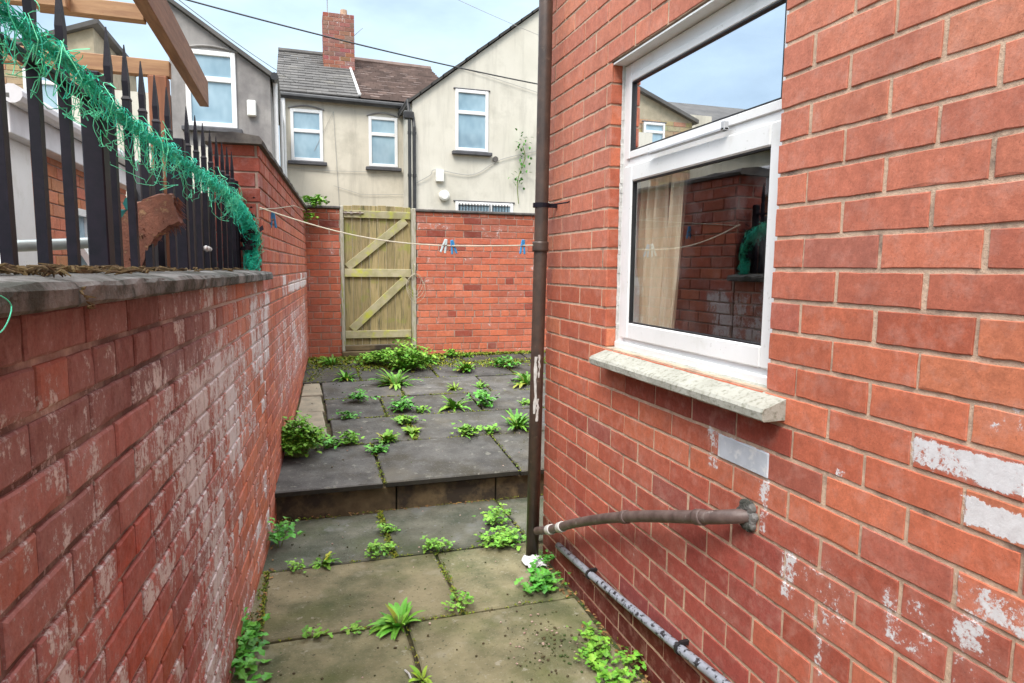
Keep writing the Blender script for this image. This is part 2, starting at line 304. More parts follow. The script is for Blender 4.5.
def glass_mat(name, mixv, tint):
    m, nt, b, o = base_mat(name); nt.nodes.remove(b)
    t = nd(nt, 'ShaderNodeBsdfTransparent'); t.inputs[0].default_value = tint + (1,)
    g = nd(nt, 'ShaderNodeBsdfGlossy'); g.inputs['Roughness'].default_value = .01; g.inputs[0].default_value = (.95, .97, 1, 1)
    co = nd(nt, 'ShaderNodeTexCoord').outputs['Object']
    fr = nd(nt, 'ShaderNodeFresnel'); fr.inputs[0].default_value = 1.52
    geo = nd(nt, 'ShaderNodeNewGeometry'); front = math2(nt, 'SUBTRACT', 1.0, geo.outputs['Backfacing'])
    fac = math2(nt, 'MULTIPLY', math2(nt, 'ADD', math2(nt, 'MULTIPLY', fr.outputs[0], 1.6), mixv), front)
    mm = nd(nt, 'ShaderNodeMixShader'); nt.links.new(fac, mm.inputs[0]); nt.links.new(t.outputs[0], mm.inputs[1]); nt.links.new(g.outputs[0], mm.inputs[2])
    d = nd(nt, 'ShaderNodeBsdfDiffuse'); d.inputs[0].default_value = (.55, .57, .58, 1)
    dm = nd(nt, 'ShaderNodeMixShader'); nt.links.new(math2(nt, 'MULTIPLY', rampf(nt, noi(nt, co, 5, 5, .6), .5, .75), .05), dm.inputs[0])
    nt.links.new(mm.outputs[0], dm.inputs[1]); nt.links.new(d.outputs[0], dm.inputs[2]); nt.links.new(dm.outputs[0], o.inputs[0])
glass_mat('glass', .13, (.96, .97, .97)); glass_mat('glass_top', .78, (.92, .94, .94))
m_, nt_, b_, o_ = base_mat('pane_far')
co_ = nd(nt_, 'ShaderNodeNewGeometry').outputs['Position']
nt_.links.new(mixc(nt_, rampf(nt_, noi(nt_, co_, 1.6, 3, sc=(1.6, 1.6, .9)), .35, .65), (.36, .50, .58), (.20, .32, .40)), b_.inputs['Base Color'])
b_.inputs['Roughness'].default_value = .06; b_.inputs['Specular IOR Level'].default_value = .8

# ------------------------------------------------------------------ brickwork
def bricks(mb, O, u, n, L, z0, nc, ch, bl, rnd, colf, paintf=None, openings=(), first=0., headers=(), half=True, mort=.010, mi=1, detail=2, ztop=None, bev=.0022, depth=.011):
    O = Vector(O); u = Vector(u).normalized(); n = Vector(n).normalized(); Z = Vector((0, 0, 1))
    rev = u.cross(Z).dot(n) < 0
    for i in range(nc):
        za = z0 + i*ch + mort/2; zb = z0 + (i+1)*ch - mort/2
        if ztop and za > ztop - .02: break
        if ztop: zb = min(zb, ztop)
        l = bl * .5 if i in headers else bl
        off = first + (l * .5 if (i % 2) else 0) - (l*.25 if i in headers else 0)
        k = math.floor((0 - off) / l) - 1
        while off + k*l < L:
            a = off + k*l + mort/2; b = off + (k+1)*l - mort/2; k += 1
            jl = rnd.uniform(-.003, .003); a += jl; b += rnd.uniform(-.003, .003)
            a = max(a, 0); b = min(b, L)
            if b - a < .018: continue
            segs = [(a, b, za, zb)]
            for (u0, u1, v0, v1) in openings:
                ns = []
                for (p, q, r, t) in segs:
                    if q <= u0 or p >= u1 or t <= v0 or r >= v1: ns.append((p, q, r, t)); continue
                    if p < u0: ns.append((p, u0, r, t))
                    if q > u1: ns.append((u1, q, r, t))
                    if r < v0 - .02: ns.append((max(p, u0), min(q, u1), r, v0))
                    if t > v1 + .02: ns.append((max(p, u0), min(q, u1), v1, t))
                segs = ns
            for (p, q, r, t) in segs:
                if q - p < .012 or t - r < .012: continue
                um, zm = (p+q)/2, (r+t)/2
                col = colf(rnd, um, zm); pa = paintf(rnd, um, zm) if paintf else 0
                c4 = (col[0], col[1], col[2], pa)
                d0 = rnd.uniform(-.0012, .0012); tl = rnd.uniform(-.004, .004)
                def P(x, z, d): return O + u*x + n*(d + d0) + Vector((0, 0, z + tl*(x-um)))
                nx = max(2, int((q-p)/.03)) if detail == 2 else 1
                nzp = 3 if detail == 2 else 1
                jt = .0010 if detail == 2 else 0
                ring = [(p + (q-p)*j/nx, r) for j in range(nx)] + [(q, r + (t-r)*j/nzp) for j in range(nzp)] + \
                       [(q - (q-p)*j/nx, t) for j in range(nx)] + [(p, t - (t-r)*j/nzp) for j in range(nzp)]
                outer = []; inner = []
                chip = rnd.random() < .28; cj = rnd.randrange(len(ring))
                for j, (x, z) in enumerate(ring):
                    jx, jz = rnd.uniform(-jt, jt), rnd.uniform(-jt, jt)
                    e = bev * rnd.uniform(.7, 1.5) if detail == 2 else bev
                    if chip and detail == 2 and abs(j - cj) < 2: e *= rnd.uniform(1.8, 3.6)
                    sx = 1 if x < p + e else (-1 if x > q - e else 0); sz = 1 if z < r + 1e-6 else (-1 if z > t - 1e-6 else 0)
                    sx = 1 if x <= p + 1e-6 else (-1 if x >= q - 1e-6 else 0)
                    outer.append((x + jx, z + jz)); inner.append((x + jx + sx*e, z + jz + sz*e))
                m = len(ring)
                V = [P(x, z, -depth) for x, z in outer] + [P(x, z, -bev*.9) for x, z in outer] + [P(x, z, 0) for x, z in inner]
                Fc = [(j, (j+1) % m, m+(j+1) % m, m+j) for j in range(m)] + [(m+j, m+(j+1) % m, 2*m+(j+1) % m, 2*m+j) for j in range(m)] + [tuple(2*m+j for j in range(m))]
                if rev: Fc = [tuple(reversed(f)) for f in Fc]
                mb.add(V, Fc, mi, c4)
def lerp(a, b, t): return tuple(x + (y-x)*t for x, y in zip(a, b))
def red(rnd, u, z):
    c = lerp((.45, .135, .085), (.38, .10, .068), rnd.random()); c = lerp((.53, .160, .088), (.41, .108, .064), rnd.random()); t = rnd.random()
    if t < .06: c = (.55, .185, .10)
    elif t < .11: c = (.38, .115, .08)
    k = rnd.uniform(.9, 1.1); return tuple(x*k for x in c)

# ------------------------------------------------------------------ the setting: ground
PS, PY, PZ = .0812, 4.17, .197                 # upper terrace slope, front edge
def pz(y): return PZ + PS*(y - PY)
def LW(y): return -.447 + .0645*y              # face of the boundary wall
mb = MB(); mb.add([(-400, -400, -.12), (400, -400, -.12), (400, 400, -.12), (-400, 400, -.12)], [(0, 1, 2, 3)]); tag(mb.build('ground', 'soil'), kind='structure')
mb = MB(); mb.box((-.9, -3, -.2), (1.7, 4.3, -.03)); tag(mb.build('yard_soil', 'soil'), kind='structure')
mb = MB(); mb.prism([(4.22, -.1), (8.15, -.1), (8.15, pz(8.15) - .03), (4.22, PZ - .03)], 0, -.6, 5.0); tag(mb.build('terrace_soil', 'soil'), kind='structure')
mb = MB(); mb.box((-12, 8.15, -.11), (12, 9.6, .38)); tag(mb.build('back_lane', 'paving_olive'), kind='structure')
mb = MB(); mb.box((-6, -3, -.11), (-.72, 8.0, .02)); tag(mb.build('neighbour_yard', 'paving_pale'), kind='structure')
def slab(mb, q, zf, th, rnd, tone, mi=0, edge=None):
    # q: four (x, y) corners, anticlockwise; subdivided edge with jitter, bevelled rim
    g = .007; cx = sum(p[0] for p in q)/4; cy = sum(p[1] for p in q)/4
    ring = []
    for i in range(4):
        a, b = q[i], q[(i+1) % 4]
        for k in range(8):
            t = k/8; ring.append((a[0]+(b[0]-a[0])*t, a[1]+(b[1]-a[1])*t))
    o1 = []; o2 = []
    dz = rnd.uniform(-.004, .004); tx, ty = rnd.uniform(-.006, .006), rnd.uniform(-.006, .006)
    for (x, y) in ring:
        dx, dy = cx-x, cy-y; L = math.hypot(dx, dy)
        sx = (1 if dx > 0 else -1); sy = (1 if dy > 0 else -1)
        j = rnd.uniform(0, .004); x1 = x + sx*(g + j)*min(1, abs(dx)*8); y1 = y + sy*(g + j)*min(1, abs(dy)*8)
        o1.append((x1, y1)); o2.append((x1 + sx*.008*min(1, abs(dx)*8), y1 + sy*.008*min(1, abs(dy)*8)))
    m = len(ring); zz = lambda x, y: zf(y) + dz + tx*(x-cx) + ty*(y-cy)
    V = [(x, y, zz(x, y)-th) for x, y in o1] + [(x, y, zz(x, y)-.007) for x, y in o1] + [(x, y, zz(x, y)) for x, y in o2]
    Fc = [(j, (j+1) % m, m+(j+1) % m, m+j) for j in range(m)] + [(m+j, m+(j+1) % m, 2*m+(j+1) % m, 2*m+j) for j in range(m)] + [tuple(2*m+j for j in range(m)), tuple(reversed(range(m)))]
    mb.add(V, Fc[m*2:], mi, tuple(tone) + (1,)); mb.add(V, Fc[m:2*m], mi, tuple(tone) + (1,)); mb.add(V, Fc[:m], edge if edge is not None else mi, tuple(tone) + (1,))
rnd = random.Random(4)
mb = MB()
low_rows = [(-2.6, -1.9, [-.6, .05, .75, 1.21]), (-1.9, -1.2, [-.6, .35, 1.21]), (-1.2, -.5, [-.55, .1, .75, 1.21]), (-.5, .2, [-.5, .4, 1.21]), (.2, .85, [-.45, .15, .8, 1.21]), (.85, 1.45, [-.4, .42, 1.21]),
            (1.45, 2.1, [-.37, .2, .78, 1.21]), (2.1, 2.755, [-.33, .40, 1.21]), (2.755, 3.43, [-.29, -.205, .665, 1.21]), (3.43, 4.13, [-.25, .445, 1.21, 1.95])]
for (y0, y1, xs) in low_rows:
    for a, b in zip(xs[:-1], xs[1:]):
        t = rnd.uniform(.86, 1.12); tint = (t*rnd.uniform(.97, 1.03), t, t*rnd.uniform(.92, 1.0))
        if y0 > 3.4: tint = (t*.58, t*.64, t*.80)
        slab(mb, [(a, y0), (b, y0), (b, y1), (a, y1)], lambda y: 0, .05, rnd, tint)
tag(mb.build('lower_paving', 'paving_olive'), kind='structure')
mb = MB()
up_rows = [(4.10, 4.86, [-.235, .47, 1.38, 2.2, 3.0]), (4.86, 5.49, [.19, .80, 1.70, 2.5, 3.0]), (5.49, 6.10, [.17, .66, 1.5, 2.4, 3.0]), (6.10, 6.74, [.16, .9, 1.75, 2.6, 3.0]),
           (6.74, 7.36, [-.02, .55, 1.35, 2.2, 3.0]), (7.36, 7.88, [0.02, .9, 1.8, 2.6, 3.0])]
for r, (y0, y1, xs) in enumerate(up_rows):
    for a, b in zip(xs[:-1], xs[1:]):
        t = rnd.uniform(.85, 1.15); mi = 0
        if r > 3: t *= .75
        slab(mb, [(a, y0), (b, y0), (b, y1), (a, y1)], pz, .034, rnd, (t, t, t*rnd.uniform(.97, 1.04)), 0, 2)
for y0, y1 in ((5.10, 5.75), (5.75, 6.25), (6.25, 6.70)):
    slab(mb, [(LW(y0)+.01, y0), (.17, y0), (.155, y1), (LW(y1)+.01, y1)], pz, .05, rnd, (1, 1, 1), 1)
tag(mb.build('upper_paving', ['paving_dark', 'paving_pale', 'edge_shadow']), kind='structure')
mb = MB()
for a, b in ((-.24, .55), (.56, 1.22), (1.23, 2.0)):
    mb.box((a, 4.165, -.05), (b, 4.30, .14), bev=.004)
tag(mb.build('step_riser', 'riser_stone'), kind='structure')

# ------------------------------------------------------------------ our house on the right
WX = 1.24; CH = .0845; Z0 = .032 - .0845*1
house = thing('brick_house', (WX + 1.5, 1.0, 0), 'red brick house wall filling the right side, with the white window and stone sill', 'house')
Y0, Y1, HT = -2.5, 3.29, 5.4
OP = (1.527, 2.572, 1.215, 2.394)             # window opening (y0, y1, z0, z1)
rnd = random.Random(11)
def painted(rnd, u, z):
    y = u + Y0
    def inb(a, b, c, d): return a <= y <= b and c <= z <= d
    return rnd.choice((0, .1, .2, .28)) if z < 1 else rnd.choice((0, 0, .1, .2))
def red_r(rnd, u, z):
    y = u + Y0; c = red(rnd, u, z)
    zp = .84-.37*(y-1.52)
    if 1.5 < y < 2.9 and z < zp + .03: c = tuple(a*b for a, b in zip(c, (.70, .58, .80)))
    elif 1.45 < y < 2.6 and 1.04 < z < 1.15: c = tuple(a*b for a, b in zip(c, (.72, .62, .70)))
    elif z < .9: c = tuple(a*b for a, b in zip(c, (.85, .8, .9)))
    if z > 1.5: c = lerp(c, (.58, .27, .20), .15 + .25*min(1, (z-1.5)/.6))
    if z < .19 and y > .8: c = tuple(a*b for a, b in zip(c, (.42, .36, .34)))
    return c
mb = MB()
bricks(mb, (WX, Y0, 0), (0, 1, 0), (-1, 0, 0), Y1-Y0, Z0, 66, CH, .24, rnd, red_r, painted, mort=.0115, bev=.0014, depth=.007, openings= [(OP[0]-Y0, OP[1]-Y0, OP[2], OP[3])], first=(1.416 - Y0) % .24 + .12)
bricks(mb, (WX + .002, OP[1], 0), (1, 0, 0), (0, -1, 0), .085, Z0, 33, CH, .24, rnd, red, None, [(-1, 1, -1, OP[2]), (-1, 1, OP[3], 9)], first=.0)
bricks(mb, (WX + .002, OP[0], 0), (1, 0, 0), (0, 1, 0), .085, Z0, 33, CH, .24, rnd, red, None, [(-1, 1, -1, OP[2]), (-1, 1, OP[3], 9)], first=.0)
bricks(mb, (WX + .02, Y1, 0), (1, 0, 0), (0, 1, 0), 4.0, Z0, 66, CH, .24, rnd, red, None, detail=1)
mx_ = WX + .0036
for a, b in (((mx_, Y0, -.15), (mx_+.23, OP[0]-.0065, HT)), ((mx_, OP[1]+.0065, -.15), (mx_+.23, Y1-.0065, HT)), ((mx_, OP[0]-.0065, -.15), (mx_+.23, OP[1]+.0065, OP[2])), ((mx_, OP[0]-.0065, OP[3]+.006), (mx_+.23, OP[1]+.0065, HT))):
    mb.box(a, b, 0)
mb.box((mx_+.23, Y1-.24, -.15), (WX+4.0, Y1-.0065, HT), 0)
wall_o = mb.build('wall', ['mortar_sand', 'brick_red'], house)
mb = MB(); mb.prism([(WX-.25, 5.3), (WX+4.2, 7.2), (WX+4.2, 7.35), (WX-.25, 5.45)], 1, Y0, Y1+.15); mb.build('roof', 'slate_grey', house)
# room behind the window
mb = MB(); x0, x1, y0, y1, z0, z1 = WX+.236, WX+3.2, -.2, 3.0, .1, 2.75
mb.add([(x0,y0,z0),(x1,y0,z0),(x1,y1,z0),(x0,y1,z0),(x0,y0,z1),(x1,y0,z1),(x1,y1,z1),(x0,y1,z1)], [(0,1,2,3),(4,7,6,5),(1,5,6,2),(0,4,5,1),(3,2,6,7)])
mb.build('room', 'room_wall', house)
# white blanked air brick
vb = MB(); vb.box((WX-.004, 1.500, .967), (WX+.01, 1.735, 1.040), bev=.003)
for k in range(0): pass
vo = vb.build('air_brick', 'vent_paint', house); vo['label'] = 'air brick painted pale grey white'
# window
win = MB(); fx = WX + .062
y0, y1, z0, z1 = OP; z1 = 2.384
def fr(mb, ya, yb, za, zb, xa, xb, bev=.004): mb.box((xa, ya, za), (xb, yb, zb), bev=bev)
T = .058
fr(win, y0, y0+T, z0, z1, fx, fx+.07); fr(win, y1-T, y1, z0, z1, fx, fx+.07)
fr(win, y0+T+.001, y1-T-.001, z0, z0+.05, fx, fx+.07); fr(win, y0+T+.001, y1-T-.001, z1-T, z1, fx, fx+.07); fr(win, y0+T+.001, y1-T-.001, 1.965, 2.012, fx, fx+.07)
# raised sill section below the sash, stepped
fr(win, y0+.002, y1-.002, z0-.002, z0+.028, fx-.018, fx-.001)
W = win.build('window', 'plastic_white', house); W['label'] = 'white plastic window with a fixed top light over a large sash'
sash = MB(); sy0, sy1, sz0, sz1 = y0+.035, y1-.04, 1.262, 1.972; sx = fx-.012
SW = .066
fr(sash, sy0, sy0+SW, sz0, sz1, sx, fx-.001, .006); fr(sash, sy1-SW, sy1, sz0, sz1, sx, fx-.001, .006)
fr(sash, sy0+SW+.0005, sy1-SW-.0005, sz0, sz0+SW, sx, fx-.001, .006); fr(sash, sy0+SW+.0005, sy1-SW-.0005, sz1-SW, sz1, sx, fx-.001, .006)
so_ = sash.build('sash', 'plastic_white', W)
top = MB(); ty0, ty1, tz0, tz1 = y0+.04, y1-.045, 2.0, 2.335
for a in ((ty0, ty0+.03, tz0, tz1), (ty1-.03, ty1, tz0, tz1), (ty0+.0305, ty1-.0305, tz0, tz0+.03), (ty0+.0305, ty1-.0305, tz1-.03, tz1)): fr(top, *a, fx-.007, fx-.0005, .004)
top.build('glazing_bead', 'plastic_white', W)
gk = MB()
for (a, b, c, d) in ((ty0+.03, ty1-.03, tz0+.03, tz1-.03), (sy0+SW, sy1-SW, sz0+SW, sz1-SW)):
    for q in ((a, a+.005, c, d), (b-.005, b, c, d), (a+.0055, b-.0055, c, c+.005), (a+.0055, b-.0055, d-.005, d)): fr(gk, *q, fx+.001-.006, fx+.012, 0)
gk.build('gasket', 'rubber_black', W)
p1 = MB(); p1.box((fx+.006, ty0+.031, tz0+.031), (fx+.010, ty1-.031, tz1-.031)); p1.build('pane', 'glass_top', W)
p2 = MB(); p2.box((fx+.004, sy0+SW+.001, sz0+SW+.001), (fx+.008, sy1-SW-.001, sz1-SW-.001)); p2.build('pane', 'glass', W)
dr = MB(); dr.box((sx-.022, 1.82, 1.985), (sx-.002, 2.30, 1.995), bev=.002); dr.box((sx-.022, 1.82, 1.985), (sx-.004, 1.84, 2.015), bev=.003); dr.build('drip_bar', 'plastic_grey', W)
fil = MB(); fil2 = MB()
for k in range(60):
    t = k/59; yy = y1 - .001; fil.box((fx-.012 + rnd.uniform(-.001, .001), yy-.004*rnd.random()-.002, z0 + t*(z1-z0)), (fx+.002, yy+.003, z0 + (t+.02)*(z1-z0)), bev=.002)
    yy = y0 + .001; fil2.box((fx-.016 + rnd.uniform(-.001, .001), yy-.003, z0 + t*(z1-z0)), (fx+.002, yy+.008*rnd.random()+.003, z0 + (t+.02)*(z1-z0)), bev=.002)
fil.build('sealant', 'tape_white', W); fil2.build('sealant', 'tape_white', W)
sof = MB(); sof.box((WX+.007, y0+.002, 2.3855), (fx+.06, y1-.002, OP[3]-.002)); sof.build('soffit_board', 'plastic_white', W)
# stone sill
sb = MB(); nseg = 26; rs = random.Random(3)
ys = [1.445 + (2.56-1.445)*k/nseg for k in range(nseg+1)]; V = []; Fc = []
for k, yy in enumerate(ys):
    j = lambda s=.003: rs.uniform(-s, s)*.3
    sxn = 1.166
    prof = [(WX+.07, 1.150), (sxn+.006+j(), 1.146+j()), (sxn+j(), 1.151+j()), (sxn-.002+j(), 1.172+j(.002)), (sxn+.004+j(), 1.181+j(.002)), (sxn+.03, 1.190+j(.002)), (WX+.0, 1.206+j(.002)), (WX+.03, 1.217), (fx+.03, 1.219)]
    V += [(x, yy, z) for x, z in prof]
m = 9
for k in range(nseg):
    for i in range(m): Fc.append((k*m+i, k*m+(i+1) % m, (k+1)*m+(i+1) % m, (k+1)*m+i))
Fc += [tuple(reversed(range(m))), tuple(nseg*m+i for i in range(m))]
sb.add(V, Fc); sb.build('sill', 'sill_stone', W)
# curtain inside
def cloth(y0a, y1a, y0b, y1b, x, zt, zb, name, folds, label, amp=.018):
    c = MB(); n = 40; mz = 14; V = []; Fc = []
    for jz in range(mz+1):
        t = jz/mz; ya = y0a + (y0b-y0a)*t; yb = y1a + (y1b-y1a)*t
        for i in range(n+1):
            s = i/n; V.append((x + amp*math.sin(s*folds*2*math.pi) + .01*math.sin(3*t+i), ya + (yb-ya)*s, zt + (zb-zt)*t))
    for jz in range(mz):
        for i in range(n): Fc.append((jz*(n+1)+i, jz*(n+1)+i+1, (jz+1)*(n+1)+i+1, (jz+1)*(n+1)+i))
    c.add(V, Fc); o = smooth_angle(c.build('curtain', name)); tag(o, label, 'curtain'); return o
cloth(2.31, 2.50, 2.36, 2.572, fx+.07, 1.96, 1.25, 'curtain', 3.0, 'tan curtain pulled aside behind the left half of the lower pane')
cloth(2.18, 2.25, 2.245, 2.33, fx+.055, 1.96, 1.25, 'curtain', 1.5, 'narrow pale strip of curtain nearer the middle of the lower pane')

# ------------------------------------------------------------------ pipes on the house
def pipe_ring(mb, c, r, h, axis=(0, 0, 1), n=16, mi=0, flare=1.15):
    a = Vector(axis).normalized(); c = Vector(c)
    mb.tube([c - a*h/2, c - a*h/2*.98, c - a*h*.3, c + a*h*.3, c + a*h/2*.98, c + a*h/2], [r*.98, r*flare, r*flare, r*flare, r*flare, r*.98], n, mi)
dp = thing('downpipe', (1.16, 3.2, 0), 'dark brown iron downpipe running up the corner of the house, scuffed halfway up', 'pipe')
mb = MB(); mb.tube([(1.152, 3.215, .01), (1.155, 3.19, 1.0), (1.158, 3.165, 1.70), (1.160, 3.15, 2.6), (1.162, 3.14, 5.2)], .034, 20); smooth_angle(mb.build('pipe_shaft', 'iron_brown', dp))
for z in (1.66, 3.4):
    mb = MB(); pipe_ring(mb, (1.157, 3.168, z), .036, .05, n=20); smooth_angle(mb.build('collar', 'iron_brown', dp))
mb = MB(); pipe_ring(mb, (1.157, 3.168, 1.865), .036, .022, n=20); mb.box((1.185, 3.155, 1.855), (1.26, 3.175, 1.875)); mb.tube([(1.24, 3.0, 1.872), (1.222, 2.98, 1.865), (1.19, 3.13, 1.865)], .004, 6)
mb.build('wall_bracket', 'iron_black', dp)
mb = MB(); sr = random.Random(8)
for (z, hh, a0, a1) in ((.95, .30, 3.9, 4.5), (.82, .12, 4.3, 4.9), (1.05, .12, 4.5, 5.0)):   # flaking pale paint
    V = []; Fc = []; n = 10
    for k in range(n+1):
        zz = z - hh/2 + hh*k/n; yy = 3.215 - .025*zz; w0 = sr.uniform(0, .25); w1 = sr.uniform(0, .25)
        for an in (a0+w0, (a0+a1)/2, a1-w1): V.append((1.1545+.0352*math.cos(an), yy+.0352*math.sin(an), zz))
    for k in range(n):
        for i in (0, 1): Fc.append((k*3+i, k*3+i+1, (k+1)*3+i+1, (k+1)*3+i))
    mb.add(V, Fc)
mb.build('paint_flake', 'tape_white', dp)

def curve(pts, n=8):
    P = [Vector(p) for p in pts]; P = [P[0]*2-P[1]] + P + [P[-1]*2-P[-2]]; o = []
    for i in range(1, len(P)-2):
        for k in range(n):
            t = k/n; a, b, c, d = P[i-1:i+3]
            o.append(.5*((2*b) + (c-a)*t + (2*a-5*b+4*c-d)*t*t + (3*b-a-3*c+d)*t**3))
    o.append(P[-2]); return o
wp = thing('waste_pipe', (1.17, 2.3, .5), 'brown waste pipe sweeping from the brick wall down to the downpipe foot', 'pipe')
WP = curve([(1.26, 1.560, .836), (1.205, 1.60, .824), (1.180, 1.67, .798), (1.17, 1.80, .752), (1.17, 2.092, .645), (1.17, 2.4, .52), (1.17, 2.70, .385), (1.17, 2.90, .285), (1.168, 3.05, .215), (1.160, 3.17, .165)])
mb = MB(); mb.tube(WP, .0215, 16); smooth_angle(mb.build('pipe_run', 'waste_pipe', wp))
for yq in (1.72, 2.2):
    i = min(range(len(WP)), key=lambda k: abs(WP[k].y-yq)); mb = MB(); pipe_ring(mb, WP[i], .0225, .035, WP[i+1]-WP[i]); smooth_angle(mb.build('coupling', 'waste_pipe', wp))
for yq in (2.86, 3.0):
    i = min(range(len(WP)), key=lambda k: abs(WP[k].y-yq)); mb = MB(); pipe_ring(mb, WP[i], .0225, .05, WP[i+1]-WP[i]); smooth_angle(mb.build('tape_band', 'tape_white', wp))
mb = MB(); mr = random.Random(5)
for k in range(60):
    a = mr.uniform(0, 6.28); rr = mr.uniform(.024, .038); s = mr.uniform(.006, .014)
    cx, cy, cz = WX-.006, 1.575+rr*math.cos(a)*.9, .832+rr*math.sin(a)
    mb.box((cx-s*.8, cy-s, cz-s), (cx+s, cy+s, cz+s), bev=s*.5, rot=Matrix.Rotation(mr.uniform(0, 3), 3, 'X'))
mb.build('mortar_collar', 'coping_stone', wp)
cp = thing('conduit', (1.205, 2.3, .2), 'thin grey pipe with flaking black paint clipped low along the brick wall', 'pipe')
mb = MB(); mb.tube([(1.215, 3.0, .148), (1.212, 2.6, .180), (1.21, 1.858, .256), (1.21, 1.3, .325), (1.21, .2, .45)], .0165, 14); smooth_angle(mb.build('pipe_run', 'conduit_grey', cp))
for yq, zq in ((2.60, .180), (1.86, .256), (1.0, .36)):
    mb = MB(); pipe_ring(mb, (1.21, yq, zq), .0185, .014, (0, 1, -.1)); mb.box((1.21, yq-.007, zq+.012), (1.245, yq+.007, zq+.026)); mb.build('pipe_clip', 'rubber_black', cp)

# ------------------------------------------------------------------ boundary wall on the left
uL = Vector((.0645, 1, 0)).normalized(); nL = Vector((1, -.0645, 0)).normalized()
def lw(y, off=0.0, z=0.0): return Vector((LW(y), y, z)) + nL*(-off)
rnd = random.Random(21)
def old_col(rnd, u, z):
    y = u - 1.5; c = lerp((.47, .115, .08), (.33, .085, .068), rnd.random())
    if z > 1.22 and y < 2.6: c = lerp(c, (.23, .125, .125), .78)
    elif z > 1.08 and y < 2.0: c = lerp(c, (.33, .19, .18), .5)
    elif z > 1.0: c = lerp(c, (.34, .17, .15), .5)
    elif y < 1.2 and rnd.random() < .3: c = lerp(c, (.28, .13, .13), .5)
    if y > 2.2: c = lerp(c, (.56, .18, .09), min(1, (y-2.2)/.9) * .85)
    if rnd.random() < .12: c = lerp(c, (.45, .13, .07), .6)
    k = rnd.uniform(.82, 1.15); return tuple(x*k for x in c)
def old_paint(rnd, u, z): return rnd.choice((.1, .25, .35, .42, .50))
bw = thing('boundary_wall', (LW(1)-.12, 1.0, 0), 'old whitewash-stained red brick wall on the left carrying the black railings', 'wall')
mb = MB(); L = 3.85 + 1.5; O = lw(-1.5)
bricks(mb, O, uL, nL, L, 1.485-19*.08, 19, .080, .232, rnd, old_col, old_paint, headers=(17, 12, 6), first=.05, mort=.012, bev=.004, depth=.014, ztop=1.484)
def slab_l(mb, ya, yb, o0, o1, za, zb, mi=0, bev=0.0, c=(1, 1, 1, 1)):
    A = [lw(ya, o0), lw(yb, o0), lw(yb, o1), lw(ya, o1)]
    t = MB(); L_ = (yb-ya); t.box((o0, 0, za), (o1, L_, zb), mi, c, bev)
    M3 = Matrix((-nL, uL, Vector((0, 0, 1)))).transposed(); P0 = Vector((LW(ya), ya, 0))
    mb.add([P0 + M3 @ Vector(v) for v in t.v], t.f, mi, c)
slab_l(mb, -1.5, 3.85, .008, .24, -.1, 1.484)
mb.build('brickwork', ['mortar_dark', 'brick_old'], bw)
ws = [-1.5, -.6, .25, 1.16, 2.08, 3.0, 3.86]
for a, b in zip(ws[:-1], ws[1:]):
    cpb = MB(); n = 14; V = []; Fc = []; rs = random.Random(int(a*100)+999)
    for k in range(n+1):
        yy = a + .004 + (b-a-.008)*k/n; j = lambda s=.003: rs.uniform(-s, s)
        prof = [(.30, 1.485), (-.046+j(), 1.485), (-.051+j(), 1.490+j(.002)), (-.052+j(.004), 1.515+j(.002)), (-.044+j(), 1.523+j()), (.0, 1.531+j()), (.10, 1.536), (.30, 1.54)]
        for o_, z_ in prof:
            p = lw(yy, o_); V.append((p.x, p.y, z_ - .006*(yy-1)/2))
    m = 8
    for k in range(n):
        for i in range(m): Fc.append((k*m+i, (k+1)*m+i, (k+1)*m+(i+1) % m, k*m+(i+1) % m))
    Fc += [tuple(range(m)), tuple(reversed([n*m+i for i in range(m)]))]
    cpb.add(V, Fc); cpb.build('coping', 'coping_stone', bw)
# tall wall beyond
tw = thing('tall_wall', (LW(5.8)-.12, 5.8, 0), 'taller orange-red brick wall beyond the end of the railings, running to the back corner', 'wall')
def tw_col(rnd, u, z):
    c = lerp((.54, .175, .095), (.44, .12, .075), rnd.random()); k = rnd.uniform(.85, 1.12)
    if z > 1.9: c = lerp(c, (.27, .07, .05), .5)
    return tuple(x*k for x in c)
def tw_paint(rnd, u, z):
    return rnd.choice((.2, .3, .45, .56, .62)) if 1.35 < z < 1.48 and u > 1 else rnd.choice((.1, .2, .3))
mb = MB(); TT = 2.185; TB = 2.21
bricks(mb, lw(3.85), uL, nL, 4.1, 1.485-19*.08, 30, .080, .232, rnd, tw_col, tw_paint, headers=(22, 27, 12, 6), first=.02, bev=.004, ztop=TT)
bricks(mb, lw(3.85, .235), Vector((nL.x, nL.y, 0)), -uL, .235, 1.485-19*.08, 30, .08, .235, rnd, lambda r, u, z: lerp((.27, .065, .05), (.34, .09, .06), r.random()), None, first=.1, ztop=TT, openings=[(-1, 2, -1, 1.54)])
slab_l(mb, 3.857, 7.94, .008, .24, -.1, TT)
mb.build('brickwork', ['mortar_pale', 'brick_old'], tw)
mb = MB(); n = 30; V = []; Fc = []; rs = random.Random(77)
for k in range(n+1):
    yy = 3.80 + (7.93-3.80)*k/n; j = lambda s=.004: rs.uniform(-s, s); zt = (TB-TT)
    prof = [(.27, TT+.001), (-.022+j(), TT+.001), (-.026+j(), TT+.02+j()), (-.01, TT+.038+j()), (.12, TT+.06+j()), (.27, TT+.04)]
    for o_, z_ in prof: p = lw(yy, o_); V.append((p.x, p.y, z_))
m = 6
for k in range(n):
    for i in range(m): Fc.append((k*m+i, (k+1)*m+i, (k+1)*m+(i+1) % m, k*m+(i+1) % m))
Fc += [tuple(range(m)), tuple(reversed([n*m+i for i in range(m)]))]
mb.add(V, Fc); mb.build('coping', 'coping_dark', tw)

